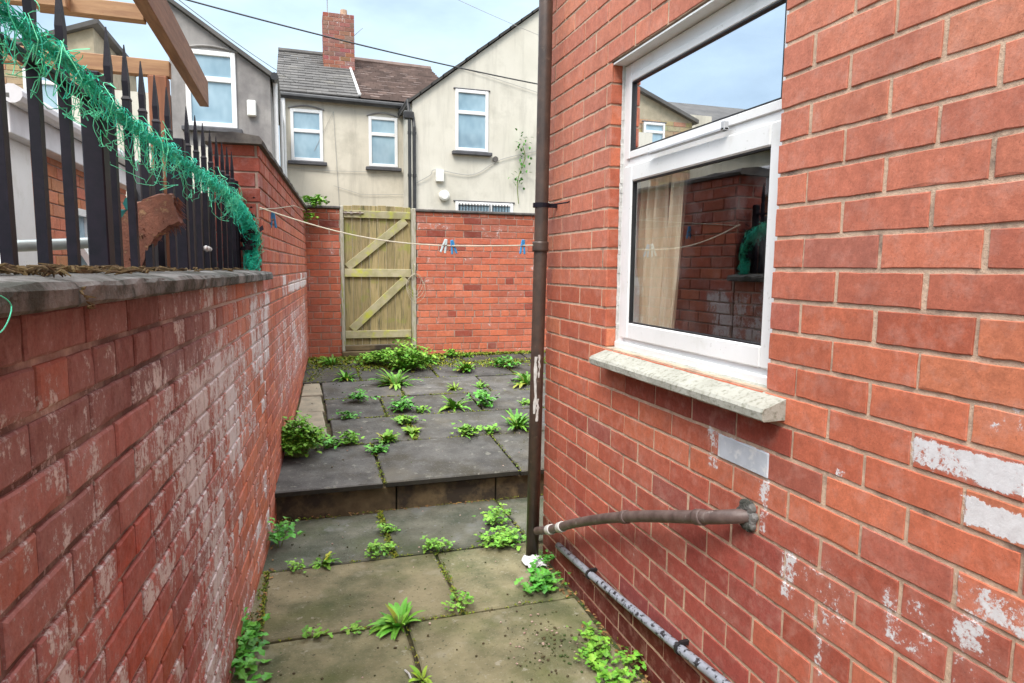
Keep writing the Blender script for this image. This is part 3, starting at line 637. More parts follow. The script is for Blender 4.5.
# ------------------------------------------------------------------ back wall
BY = 7.9
bk = thing('back_wall', (1.8, BY+.12, .4), 'red brick wall across the end of the yard with a gateway in it', 'wall')
GX0, GX1, GZ = .455, 1.285, 2.3
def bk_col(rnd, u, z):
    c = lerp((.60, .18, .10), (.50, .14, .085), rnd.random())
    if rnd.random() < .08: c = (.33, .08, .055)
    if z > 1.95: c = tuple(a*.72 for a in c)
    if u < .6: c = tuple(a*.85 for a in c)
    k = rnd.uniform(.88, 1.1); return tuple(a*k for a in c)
mb = MB()
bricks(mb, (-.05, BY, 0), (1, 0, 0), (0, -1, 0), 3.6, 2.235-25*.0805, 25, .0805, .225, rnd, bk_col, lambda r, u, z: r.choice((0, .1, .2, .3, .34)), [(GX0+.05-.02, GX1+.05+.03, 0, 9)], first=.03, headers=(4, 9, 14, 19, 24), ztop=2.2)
for a, b in ((-.3, GX0-.027), (GX1+.037, 4.5)): mb.box((a, BY+.006, -.1), (b, BY+.23, 2.2), 0)
mb.build('brickwork', ['mortar_pale', 'brick_far'], bk)
for a, b in ((-.02, GX0-.01), (GX1+.02, 4.5)):
    mb = MB(); mb.box((a, BY-.02, 2.202), (b, BY+.25, 2.235), bev=.008); mb.build('coping', 'coping_dark', bk)
mb = MB(); mb.box((GX0-.02, BY-.03, .38), (GX1+.03, BY+.2, .56), bev=.01); o = mb.build('threshold', 'riser_stone', bk)
# white chip marks on the bricks are handled by the brick paint; gate
g = thing('wooden_gate', ((GX0+GX1)/2, BY, .55), 'ledged and braced wooden gate gone green with algae in the back wall', 'gate')
rg = random.Random(9); mb = MB(); x = GX0+.025; k = 0
while x < GX1-.06:
    wd = .098; t = rg.uniform(.8, 1.15); mb.box((x+.0015, BY+.045, .63), (min(x+wd-.0015, GX1-.03), BY+.063, 2.262-.01*abs(k-4)*.3+rg.uniform(-.004, .004)), c=(t, t*1.0, t*.95, 1), bev=.003); x += wd; k += 1
mb.build('boards', 'gate_board', g)
for za, zb, t in ((2.11, 2.195, .9), (1.43, 1.525, 1.1), (.71, .80, 1.0)):
    mb = MB(); mb.box((GX0+.022, BY+.016, za), (GX1-.032, BY+.0445, zb), c=(t, t, t, 1), bev=.004); mb.build('rail', 'gate_rail', g)
for (p, q) in (((GX0+.06, 1.54), (GX1-.09, 2.095)), ((GX0+.10, .815), (GX1-.09, 1.415))):
    mb = MB(); mb.beam((p[0], BY+.0305, p[1]), (q[0], BY+.0305, q[1]), .027, .092, c=(1, 1, 1, 1), bev=.003, up=(0, 0, 1)); mb.build('brace', 'gate_rail', g)
for xa, xb in ((GX0-.018, GX0+.018), (GX1-.026, GX1+.026)):
    mb = MB(); mb.box((xa, BY-.01, .56), (xb, BY+.09, 2.24), bev=.005); mb.build('post', 'gate_post', g)
mb = MB(); mb.box((GX0+.02, BY+.008, .565), (GX1-.03, BY+.07, .625), bev=.006); mb.build('bottom_rail', 'riser_stone', g)
mb = MB(); mb.tube([(GX0+.02, BY+.006, 2.165), (GX0+.25, BY+.006, 2.165)], .008, 8); mb.tube([(GX0+.12, BY+.004, 2.165), (GX0+.12, BY-.02, 2.15)], .006, 6)
for xx in (.04, .1, .2): mb.box((GX0+xx, BY+.0, 2.145), (GX0+xx+.02, BY+.0155, 2.185))
mb.build('bolt', 'steel_rust', g)
mb = MB()
for k in range(4):
    pts = []; rr = .11 + .02*k; cx, cz = GX1+.005*k, 1.36-.02*k
    for i in range(29):
        a = i/28*2*math.pi + k; pts.append((cx + rr*.65*math.cos(a) + .01*math.sin(3*a+k), BY-.025-.006*k, cz + rr*math.sin(a)))
    mb.tube(pts, .0022, 5)
mb.tube([(GX1, BY-.02, 1.47), (GX1+.01, BY-.03, 1.56), (GX1, BY, 1.60)], .005, 5)
tag(mb.build('rope_coil', 'rope_cream'), 'loose coil of pale cord hung on the right post of the wooden gate', 'rope')

# ------------------------------------------------------------------ railings
fn = thing('railing', tuple(lw(2.0, .11, 1.535)), 'black spear-topped metal railing standing on the coping of the old brick wall', 'railing')
FO = .12
def fl(y, z, o=FO): return lw(y, o, z)
yb = []; y = .93
while y < 3.82: yb.append(y); y += .1405
rb = random.Random(2)
for k, y in enumerate(yb):
    if abs(y-1.80) < .09 or abs(y-2.62) < .05: continue
    mb = MB(); s = .0095; lean = rb.uniform(-.006, .006); z0b = 1.53; zt = 1.985
    def ring(yc, z, hw, hd): return [Vector(fl(yc, z)) + uL*a*hw + nL*b*hd for a, b in ((-1, -1), (1, -1), (1, 1), (-1, 1))]
    V = []; lv = [(z0b, s, s), (zt, s, s), (zt+.004, s*1.15, s*1.15), (zt+.012, s*.8, s*.8), (zt+.050, s*1.15, s*.8), (zt+.11, s*.6, s*.4), (zt+.145, .0012, .0012)]
    for (z, a, b) in lv: V += ring(y + lean*(z-z0b)*2, z, a, b)
    Fc = [(3, 2, 1, 0)] + [(i*4+j, i*4+(j+1) % 4, (i+1)*4+(j+1) % 4, (i+1)*4+j) for i in range(len(lv)-1) for j in range(4)] + [(24, 25, 26, 27)]
    mb.add(V, Fc); mb.build('bar', 'iron_black', fn)
for y, wd in ((1.80, .022), (2.62, .018), (3.80, .018)):
    mb = MB(); M3 = Matrix((nL, uL, Vector((0, 0, 1)))).transposed(); t = MB(); t.box((-wd, -wd, 0), (wd, wd, .46), bev=.003); P0 = fl(y, 1.53)
    mb.add([P0 + M3 @ Vector(v) for v in t.v], t.f); mb.build('post', 'iron_black', fn)
mb = MB(); mb.beam(fl(.8, 1.925), fl(3.82, 1.925), .03, .012); mb.build('top_rail', 'iron_black', fn)

# netting: a tangle of thin strands bundled along the top rail and falling over its end
rn = random.Random(17); mb = MB()
path = curve([fl(a, b, .07) for a, b in ((.7, 1.93), (1.0, 1.945), (1.27, 1.94), (1.56, 1.93), (1.86, 1.90), (2.2, 1.895), (2.7, 1.885), (3.13, 1.872), (3.5, 1.85), (3.70, 1.81))] + [fl(3.78, 1.74, .04), fl(3.80, 1.63, .04), fl(3.80, 1.54, .05)], 12)
def walk(i0, n, spread, droop, col, r, up=0.0):
    pts = []; ph = rn.uniform(0, 6.28); th = rn.uniform(0, 6.28); fr_ = rn.uniform(.5, 1.6); rad = spread*abs(rn.gauss(.0, .6))
    ox, oz = rn.uniform(-1, 1), rn.uniform(-1, 1)
    for k in range(n):
        i = i0 + k*.45; a = int(i); 
        if a >= len(path)-1 or a < 0: break
        p = path[a].lerp(path[a+1], i-a)
        th += rn.uniform(-.7, .9)*fr_; rad += rn.uniform(-.2, .2)*spread; rad = max(-spread*1.6, min(spread*1.6, rad))
        dz = -droop*math.sin(math.pi*k/max(1, n-1))
        pts.append(p + nL*(rad*math.cos(th)*.75) + Vector((0, 0, rad*math.sin(th) + dz + up)) + uL*rn.uniform(-.012, .012))
    if len(pts) > 2: mb.tube(curve(pts, 2) , r, 3, 0, col, caps=False)
PL = len(path)
for k in range(900):
    i0 = rn.uniform(-2, PL-4); i0 = max(0, i0); t = rn.uniform(.6, 1.15)
    frac = i0/PL
    walk(i0, rn.randint(8, 20), .013 + .024*frac, 0, (t, t, t*rn.uniform(.85, 1.1), 1), rn.uniform(.0006, .0014))
for k in range(230):     # thicker swag falling over the end
    i0 = rn.uniform(PL*.66, PL-5); t = rn.uniform(.7, 1.3); walk(i0, rn.randint(6, 22), .042, rn.uniform(0, .03), (t, t, t, 1), rn.uniform(.0007, .0016))
for k in range(90):     # fringe hanging off the bundle
    i0 = rn.uniform(PL*.1, PL*.8); t = rn.uniform(.7, 1.2); walk(i0, rn.randint(6, 14), .030, rn.uniform(.02, .07), (t, t, t, 1), .0008)
for k in range(60):     # stray looser strands
    i0 = rn.uniform(0, PL*.6); t = rn.uniform(.9, 1.3)
    walk(i0, rn.randint(14, 26), .055, rn.uniform(.0, .12), (3.5*t, 1.1*t, .9*t, 1), .0009)
for k in range(26):
    i0 = rn.uniform(PL*.5, PL*.85); walk(i0, rn.randint(10, 20), .07, rn.uniform(.0, .06), (3.5, 1.1, .9, 1), .0010)
o = mb.build('garden_netting', 'net_teal'); tag(o, 'tangled teal garden netting bundled along the top of the black railing', 'netting')

rn = random.Random(18); mb = MB()
for k in range(9):       # little loops hanging off the front of the coping on the far left
    y = rn.uniform(.80, .98); pts = [lw(y, -.045, 1.56), lw(y+.02, -.058, 1.50-rn.random()*.02), lw(y+.05+rn.random()*.04, -.060, 1.475-rn.random()*.02), lw(y+.09, -.062, 1.50), lw(y+.05, -.06, 1.515), lw(y, -.058, 1.49)]
    if k < 1: mb.tube(curve(pts, 5), .0008, 4, 0, (4.0, 1.3, 1.2, 1), caps=False)
tag(mb.build('loose_strand', 'net_teal'), 'loose loop of pale green strand hanging over the coping edge at far left', 'strand')
# debris and moss on the coping
mb = MB(); rm = random.Random(31)
for k in range(210):
    y = rm.choice((rm.uniform(.7, 2.0), rm.uniform(.95, 1.6), rm.uniform(1.2, 3.8))); o_ = rm.gauss(.045, .03)
    if y > 2: o_ = rm.gauss(.07, .03)
    a = rm.uniform(0, 3.14); L_ = rm.uniform(.008, .03); p = lw(y, o_, 1.534 + rm.uniform(0, .010) - .004*(y-1)); d = Vector((math.cos(a), math.sin(a), rm.uniform(-.3, .3)))*L_
    mb.tube([p-d, p+Vector((0, 0, .003)), p+d], [.001, rm.uniform(.002, .006), .001], 5)
for k in range(60):   # root-like strand draped across the joint near x
    t = rm.random(); p = lw(1.165 + rm.gauss(0, .012), .05-.115*t, 1.54 - (0 if t < .85 else (t-.85)*.5)); mb.tube([p, p + Vector((rm.uniform(-.01, .015), rm.uniform(-.02, .02), rm.uniform(-.012, .008)))], [.003, .001], 4)
tag(mb.build('coping_moss', 'moss_brown'), kind='stuff')

# ------------------------------------------------------------------ neighbour's things behind the railings
def add_thing_mesh(mb, name, mats, label, cat, smooth=False, group=None):
    o = mb.build(name, mats, None, smooth); tag(o, label, cat, group); return o
pg = thing('pergola', (-.6, 3.08, 0), 'bare timber pergola frame rising behind the black railing', 'pergola')
mb = MB(); mb.box((-.565, 3.045, .0), (-.495, 3.115, 2.303), bev=.004); mb.build('post', 'timber_post', pg)
mb = MB(); mb.box((-2.6, 3.045, .0), (-2.52, 3.115, 2.32), bev=.004); mb.build('post', 'timber_post', pg)
mb = MB(); mb.beam((-2.7, 3.08, 2.355), (-.486, 3.08, 2.335), .045, .062); mb.build('beam', 'timber_cross', pg)
mb = MB(); mb.beam((-.80, 2.63, 2.398), (-.486, 2.63, 2.396), .045, .052); mb.build('beam', 'timber_cross', pg)
mb = MB(); mb.beam((-2.7, 2.585, 2.405), (-.70, 2.585, 2.397), .042, .052); mb.build('beam', 'timber_cross', pg)
mb = MB(); mb.beam((-.462, .2, 2.44), (-.462, 3.90, 2.44), .044, .13); mb.build('beam', 'timber_new', pg)

nb = thing('neighbour_outhouse', (-2.2, 5.8, 0), 'low red brick outhouse with white fascia and gutter seen through the black railing', 'outhouse')
mb = MB(); NX = -1.55
bricks(mb, (NX, 4.42, 0), (0, 1, 0), (1, 0, 0), 2.72, 0, 27, .0845, .24, rnd, lambda r, u, z: tuple(a*r.uniform(.85, 1.1) for a in (.58, .22, .13)), None, [(1.02, 1.42, 1.0, 1.95), (.22, .36, 1.3, 2.0)], detail=1)
mb.box((NX-1.4, 4.42, -.1), (NX-.008, 7.14, 2.28), 0)
bricks(mb, (NX-1.4, 4.42, 0), (1, 0, 0), (0, -1, 0), 1.4, 0, 27, .0845, .24, rnd, red, None, detail=1)
mb.build('wall', ['mortar_pale', 'brick_far'], nb)
mb = MB(); mb.box((NX-.02, 4.25, 2.24), (NX+.10, 7.23, 2.40), bev=.004); mb.build('fascia', 'fascia_white', nb)
mb = MB(); mb.tube([(NX+.13, 4.2, 2.435), (NX+.13, 7.26, 2.455)], .05, 12); mb.build('gutter', 'fascia_white', nb)
mb = MB(); mb.box((NX-.02, 4.27, 0), (NX+.03, 4.72, 2.24), bev=.004); mb.build('corner_board', 'plastic_white', nb)
mb = MB(); mb.prism([(NX+.12, 2.46), (NX+.12, 2.41), (NX-1.5, 2.75), (NX-1.5, 2.82)], 1, 4.2, 7.25); mb.build('roof', 'slate_grey', nb)
wn = MB(); 
for a in ((5.45, 5.50, 1.0, 1.95), (5.79, 5.84, 1.0, 1.95), (5.50, 5.79, 1.0, 1.05), (5.50, 5.79, 1.9, 1.95), (5.50, 5.79, 1.68, 1.73)): wn.box((NX-.03, a[0], a[2]), (NX+.03, a[1], a[3]))
wno = wn.build('window', 'plastic_white', nb); pn = MB(); pn.box((NX-.02, 5.49, 1.04), (NX-.0, 5.8, 1.91)); pn.build('pane', 'pane_far', wno)
ol = MB()
R_ = Matrix.Rotation(R(-28), 3, 'Y')
for a in ((5.42, 5.47, 1.0, 1.68), (5.82, 5.87, 1.0, 1.68), (5.47, 5.82, 1.0, 1.05), (5.47, 5.82, 1.63, 1.68)): ol.box((NX+.035, a[0], a[2]), (NX+.075, a[1], a[3]), rot=R_, piv=(NX+.05, 5.6, 1.68))
oo = ol.build('open_sash', 'plastic_white', wno)

for a_, b_, nm, m1, lb, ct in ((0, 0, 'a', '', '', ''),):
    pass
mb = MB(); mb.tube(curve([(-1.6, 2.3, 1.52), (-1.1, 2.8, 1.60), (-.85, 3.05, 1.63), (-.62, 3.2, 1.66)]), .022, 12, 0); add_thing_mesh(mb, 'metal_pole', 'metal_pole', 'grey metal pole lying level just above the coping behind the railing', 'pole', True)
# bristly broom head
mb = MB(); n = 22; V = []; Fc = []; rs = random.Random(6)
bp = curve([(-.50, 2.25, 1.50), (-.478, 2.235, 1.60), (-.44, 2.22, 1.665), (-.395, 2.21, 1.70), (-.345, 2.20, 1.715)], 6)
for i, p in enumerate(bp):
    t = i/(len(bp)-1); tg = (bp[min(i+1, len(bp)-1)] - bp[max(i-1, 0)]).normalized(); up_n = Vector((-tg.z, 0, tg.x)).normalized(); h = (.040 + .010*math.sin(math.pi*t))*(1 if t > .05 else .6)
    for (a, b) in ((-1, -1), (0, -1.08), (1, -1), (1, 1), (0, 1.15), (-1, 1)):
        V.append(p + Vector((0, a*.04, 0)) + up_n*b*h + Vector((rs.uniform(-.003, .003), 0, rs.uniform(-.003, .003))))
m = 6
for k in range(len(bp)-1):
    for i in range(m): Fc.append((k*m+i, k*m+(i+1) % m, (k+1)*m+(i+1) % m, (k+1)*m+i))
Fc += [tuple(range(m)), tuple((len(bp)-1)*m+i for i in range(m))]
mb.add(V, Fc)
for k in range(900):
    i = rs.randrange(4, len(bp)); p = bp[i] + Vector((0, rs.uniform(-.04, .04), rs.uniform(-.04, .035)))
    d = (uL*.6 + Vector((0, 0, -.45+rs.uniform(-.3, .3))) + nL*rs.uniform(-.2, .3)).normalized()*rs.uniform(.02, .045)
    mb.tube([p, p+d*1.3], [.002, .0006], 3, caps=False)
add_thing_mesh(mb, 'broom_head', 'bristle', 'rusty brown bristly broom head leaning up behind the black bars', 'broom')
mb = MB(); mb.box((-1.35, 5.95, .9), (-1.15, 6.45, 1.98), bev=.01); mb.tube([(-1.25, 5.9, 2.02), (-1.25, 6.5, 2.02)], .06, 8); add_thing_mesh(mb, 'green_bin', 'green_paint', 'dark green garden box beyond the outhouse window, seen between bars', 'box')
mb = MB()
y = 2.78; k = 0
while y < 5.7:
    P0_ = lw(y, .30, 0); P1_ = lw(y+.062, .30, 0)
    mb.beam((P0_+P1_)/2 + Vector((0, 0, .05)), (P0_+P1_)/2 + Vector((0, 0, 1.93)), .018, .058, bev=.003, up=tuple(uL)); y += .070; k += 1
mb.beam(lw(2.75, .318, .5), lw(5.7, .318, .5), .02, .06); mb.beam(lw(2.75, .318, 1.8), lw(5.7, .318, 1.8), .02, .06)
add_thing_mesh(mb, 'slatted_screen', 'screen_grey', 'dark grey slatted screen standing close behind the far end of the railing', 'screen')
# white cleat on the railings
mb = MB(); p = fl(2.95, 1.615, .105)
mb.tube([p - uL*.05, p - uL*.02 + Vector((0, 0, .01)), p + Vector((0, 0, -.002)), p + uL*.03 + Vector((0, 0, .008)), p + uL*.06], [.008, .005, .009, .005, .009], 8); add_thing_mesh(mb, 'rope_cleat', 'plastic_white', 'small white cleat tied low on the black railing bars', 'cleat', True)
# dark leafy rag hanging on the pier
mb = MB(); rr_ = random.Random(12)
for k in range(160):
    c = Vector((LW(3.82)-.055, 3.80, 1.71)) + Vector((rr_.gauss(0, .02), rr_.gauss(0, .02), rr_.gauss(0, .055))); a = rr_.uniform(0, 6.28); s = rr_.uniform(.008, .022)
    d = Vector((math.cos(a), rr_.uniform(-.5, .5), math.sin(a)))*s; e = d.cross(Vector((0, 1, .2))).normalized()*s*.6
    mb.add([c-d, c+e, c+d, c-e], [(0, 1, 2, 3)])
add_thing_mesh(mb, 'dried_ivy', 'iron_black', 'withered black clump of ivy hanging on the front of the tall brick pier', 'plant')

# ------------------------------------------------------------------ clothes line and pegs
P0, P1 = Vector((LW(3.80)-.0, 3.815, 1.858)), Vector((1.13, 3.16, 1.666))
def lpt(t): p = P0.lerp(P1, t); p.z -= .17*math.sin(math.pi*t)*(1-.25*t) * .55; return p
mb = MB(); mb.tube([lpt(k/40) for k in range(41)], .0032, 6)
add_thing_mesh(mb, 'clothes_line', 'rope_cream', 'pale clothes line sagging across the yard from the left wall to the downpipe', 'clothes line')
mb = MB(); mb.tube([P0 + Vector((0, -.005, -.01)), Vector((LW(4.6)+.01, 4.6, 1.92)), Vector((LW(6)+.02, 6.0, 2.06)), Vector((.07, 7.88, 2.17))], .003, 5)
add_thing_mesh(mb, 'slack_cord', 'rope_cream', 'second pale cord strung along the tall wall towards the back corner', 'cord')
def peg(name, pos, m, label, tilt=0., sc=.85):
    r = thing(name, tuple(pos), label, 'clothes peg', 'clothes pegs left out in the yard')
    for s in (-1, 1):
        mb = MB(); V = [Vector((s*.004, 0, .035)), Vector((s*.009, 0, -.01)), Vector((s*.012, 0, -.045))]
        q = Matrix.Rotation(tilt, 3, 'Y')
        mb.beam(Vector(pos) + q @ Vector((s*.014*1.0, 0, -.045))*sc, Vector(pos) + q @ Vector((s*.003, 0, .04))*sc, .012*sc, .009*sc, up=(0, 1, 0)); mb.build('peg_half', m, r)
    mb = MB(); mb.tube([Vector(pos) + Vector((-.012, 0, 0)), Vector(pos) + Vector((.012, 0, 0))], .006*sc, 8); mb.build('spring', 'steel_rust', r)
def near_line(px_t): return lpt(px_t)
peg('clothes_peg', lpt(.69) + Vector((-.012, 0, 0)), 'peg_pale', 'pale mint clothes peg, left one of the close pair mid-line', .25)
peg('clothes_peg', lpt(.705) + Vector((.01, 0, -.004)), 'peg_blue', 'blue clothes peg right beside the pale mint one', -.2)
peg('clothes_peg', lpt(.955) + Vector((0, 0, -.005)), 'peg_blue', 'blue clothes peg nearest the brown downpipe', .05)
mb = MB(); c = Vector((LW(4.35)+.012, 4.35, 1.83)); peg('clothes_peg', c, 'peg_blue', 'blue clothes peg hanging near the left wall on the pale cord', 0., 1.1)

# ------------------------------------------------------------------ houses behind
def hwin(parent, x0, x1, z0, z1, y, trans=None, mull=None, sill=True, T=.055, dark=False, arch=0.0, bars=False):
    mb = MB(); fy0, fy1 = y-.03, y+.05
    for a in ((x0, x0+T, z0, z1), (x1-T, x1, z0, z1), (x0+T, x1-T, z0, z0+T), (x0+T, x1-T, z1-T, z1)): mb.box((a[0], fy0, a[2]), (a[1], fy1, a[3]), bev=.006)
    if trans: mb.box((x0+T, fy0, trans-T*.55), (x1-T, fy1, trans+T*.55), bev=.005)
    if mull: mb.box((mull-T*.5, fy0+.001, z0+T), (mull+T*.5, fy1, z1-T), bev=.005)
    wo = mb.build('window', 'plastic_white', parent)
    pb = MB(); pb.box((x0+T*.5, y-.005, z0+T*.5), (x1-T*.5, y+.004, z1-T*.5)); pb.build('pane', 'pane_far', wo)
    if sill: sb_ = MB(); sb_.box((x0-.06, y-.09, z0-.07), (x1+.06, y+.01, z0-.012), bev=.008); sb_.build('sill', 'sill_black', wo)
    # thin tube coloured as the shadow line of the reveal above
    hb = MB()
    n = 8; pts = []
    for k in range(n+1): xx = x0-.03 + (x1-x0+.06)*k/n; pts.append((xx, y-.012, z1+.012+arch*math.sin(math.pi*k/n)))
    hb.tube(pts, .014, 5); hb.build('head_shadow', 'sill_black' if not arch else 'render_grey', wo)
    if bars:
        bb = MB(); x = x0+.07
        while x < x1-.06: bb.tube([(x, y-.045, z0+.03), (x, y-.045, z1-.03)], .008, 5); x += .055
        bb.build('security_bars', 'iron_black', wo)
    return wo
def tiles(mb, x0, x1, ye, ze, yr, zr, rows, tw_, rnd, mi=0, th=.02, wob=.0, tone=(1, 1, 1)):
    for r in range(rows):
        t0, t1 = r/rows, (r+1.18)/rows
        ya, za = ye+(yr-ye)*t0, ze+(zr-ze)*t0; yb_, zb_ = ye+(yr-ye)*min(1, t1), ze+(zr-ze)*min(1, t1)
        x = x0 - (tw_/2 if r % 2 else 0)
        while x < x1:
            a, b = max(x, x0), min(x+tw_-.004, x1); x += tw_
            if b-a < .02: continue
            k = rnd.uniform(.75, 1.2); c = (tone[0]*k, tone[1]*k, tone[2]*k, 1); up = th*rnd.uniform(.8, 1.3)
            V = [(a, ya, za), (b, ya, za), (b, yb_, zb_-.004), (a, yb_, zb_-.004), (a, ya-.004, za+up), (b, ya-.004, za+up), (b, yb_, zb_+.006), (a, yb_, zb_+.006)]
            mb.add(V, [(0, 3, 2, 1), (4, 5, 6, 7), (0, 1, 5, 4), (1, 2, 6, 5), (2, 3, 7, 6), (3, 0, 4, 7)], mi, c)
rh = random.Random(55)
# middle terrace house: cream render
mh = thing('terrace_house', (.9, 14, 0), 'cream rendered terrace house with two upstairs windows between the gables, chimney on its roof', 'house')
mb = MB(); mb.box((-.30, 12.6, -.1), (2.25, 15.6, 4.56)); mb.prism([(12.6, 4.56), (15.6, 4.56), (15.6, 6.0)], 0, -.29, 2.24); mb.build('wall', 'render_cream', mh)
mb = MB(); tiles(mb, -.35, 1.06, 12.5, 4.56, 15.6, 6.12, 16, .26, rh, tone=(1, 1, 1)); tiles(mb, 1.10, 2.95, 12.5, 4.56, 15.6, 6.05, 17, .17, rh, 1, th=.05, tone=(1, 1, 1))
mb.tube([(-.35, 15.6, 6.14), (1.08, 15.6, 6.13)], .07, 8, 0); mb.tube([(1.08, 15.6, 6.10), (2.95, 15.6, 6.06)], .08, 8, 1)
mb.add([(-.35, 12.52, 4.54), (2.95, 12.52, 4.54), (2.95, 15.6, 6.0), (-.35, 15.6, 6.0)], [(0, 1, 2, 3)], 0, (.6, .6, .6, 1))
rf = mb.build('roof', ['slate_grey', 'tile_brown'], mh)
mb = MB(); mb.box((1.05, 12.5, 4.6), (1.11, 12.9, 4.64)); mb.beam((1.08, 12.5, 4.60), (1.08, 15.3, 5.98), .045, .035); mb.build('flashing', 'lead_white', rf)
ch = MB(); bricks(ch, (.55, 14.6, 0), (1, 0, 0), (0, -1, 0), .62, 5.35, 16, .0845, .215, rh, lambda r, u, z: tuple(a*r.uniform(.7, 1.15) for a in (.27, .115, .09)), lambda r, u, z: r.choice((0, 0, .1, .35)), detail=1)
ch.box((.557, 14.607, 5.0), (1.163, 15.15, 6.70), 0)
bricks(ch, (.55, 15.15, 0), (0, -1, 0), (-1, 0, 0), .55, 5.35, 16, .0845, .215, rh, lambda r, u, z: tuple(a*r.uniform(.7, 1.15) for a in (.33, .13, .09)), None, detail=1)
cho = ch.build('chimney', ['mortar_dark', 'brick_far'], rf)
cp_ = MB(); cp_.tube([(.98, 14.85, 6.70), (.98, 14.85, 6.86)], [.08, .07], 10); cp_.build('chimney_pot', 'clay_pot', rf)
an = MB(); an.tube([(.65, 14.8, 6.7), (.65, 14.8, 7.05)], .009, 5); an.tube([(.50, 14.8, 7.0), (.85, 14.75, 7.06)], .007, 4)
for k in range(6): an.tube([(.52+.06*k, 14.72, 6.99+.01*k), (.52+.06*k, 14.88, 7.02+.01*k)], .004, 4)
an.build('aerial', 'cable_pale', rf); an = MB(); an.tube([(1.12, 14.8, 6.3), (1.35, 14.7, 6.5)], .006, 4); an.build('aerial', 'cable_pale', rf)
mb = MB(); mb.tube([(-.32, 12.5, 4.50), (2.2, 12.5, 4.47)], .055, 10); mb.build('gutter', 'gutter_black', mh)
hwin(mh, -.115, .432, 3.41, 4.30, 12.6, trans=3.93, arch=.05)
hwin(mh, 1.235, 1.76, 3.38, 4.27, 12.6, trans=3.96, arch=.06)
mb = MB(); mb.tube([(-.22, 12.52, 4.5), (-.22, 12.53, 0.2)], .032, 8); mb.build('drainpipe', 'plastic_white', mh)
mb = MB(); mb.tube([(-.02+.3, 12.59, 3.6), (.62, 12.58, 4.3), (.70, 12.58, 2.5)], .004, 4); mb.tube([(-.3, 12.57, 3.28), (.6, 12.57, 3.26), (2.0, 12.57, 3.30)], .004, 4); mb.tube([(.6, 12.57, 3.0), (1.1, 12.57, 2.86), (1.9, 12.57, 2.9)], .004, 4); mb.build('wall_cable', 'cable_pale', mh)
# right gable house
rg_ = thing('terrace_house', (3.4, 12, 0), 'pale rendered gable-end house behind the back wall, right of the black drainpipes', 'house')
mb = MB(); mb.prism([(1.86, -.1), (7.0, -.1), (7.0, 8.3), (1.86, 4.33)], 1, 11.5, 14.5); mb.build('wall', 'render_pale', rg_)
mb = MB(); d = Vector((7.0-1.86, 0, 8.3-4.33)).normalized()
for k in range(26):
    p = Vector((1.78, 0, 4.28)) + d*k*.25; q = p + d*.27; kk = rh.uniform(.7, 1.2); dz = rh.uniform(.0, .012)
    mb.add([(p.x, 11.44, p.z+.01), (q.x, 11.44, q.z+.01), (q.x, 14.5, q.z+.01), (p.x, 14.5, p.z+.01), (p.x, 11.44, p.z+.055+dz), (q.x, 11.44, q.z+.045+dz), (q.x, 14.5, q.z+.045+dz), (p.x, 14.5, p.z+.055+dz)], [(0, 3, 2, 1), (4, 5, 6, 7), (0, 1, 5, 4), (1, 2, 6, 5), (2, 3, 7, 6), (3, 0, 4, 7)], 0, (kk*.6, kk*.6, kk*.6, 1))
mb.build('roof', 'slate_grey', rg_)
hwin(rg_, 2.60, 3.19, 3.57, 4.60, 11.5, trans=4.22)
hwin(rg_, 2.60, 3.66, 2.1, 2.70, 11.5, mull=3.24, sill=False, bars=True)
mb = MB(); mb.tube([(1.82, 11.6, 4.36), (1.80, 14.4, 4.36)], .05, 8); mb.build('gutter', 'gutter_black', rg_)
for dx, z1_ in ((0, 4.3), (.08, 4.1)):
    mb = MB(); mb.tube([(1.78+dx, 11.50, z1_+.05), (1.80+dx, 11.44, z1_-.2), (1.80+dx, 11.44, .2)], .028, 8)
    for z in (2.4, 3.1, 3.8): pipe_ring(mb, (1.80+dx, 11.44, z), .03, .05)
    mb.build('drainpipe', 'gutter_black', rg_)
mb = MB(); mb.box((1.70, 11.40, 4.02), (1.86, 11.5, 4.16), bev=.02); mb.build('hopper', 'gutter_black', rg_)
mb = MB(); mb.box((2.25, 11.42, 3.02), (2.39, 11.5, 3.22), bev=.01); o = mb.build('alarm_box', 'alarm_box', rg_)
mb = MB(); mb.tube([(2.40, 11.50, 2.79), (2.40, 11.44, 2.79), (2.40, 11.42, 2.79)], [.09, .09, .06], 16); mb.build('round_vent', 'alarm_box', rg_)  # pale round vent on the gable wall
mb = MB(); mb.tube([(3.32, 11.50, 3.46), (3.32, 11.46, 3.46)], [.045, .05], 12); mb.build('flue', 'coping_dark', rg_)
mb = MB(); mb.tube(curve([(1.86, 11.47, 2.95), (2.15, 11.46, 3.12), (2.26, 11.46, 3.22), (2.9, 11.47, 3.17), (3.4, 11.47, 3.45), (4.1, 11.47, 3.65)]), .006, 4); mb.tube([(2.6, 11.47, 4.98), (4.4, 11.47, 4.6)], .004, 4); mb.build('wall_cable', 'cable_pale', rg_)
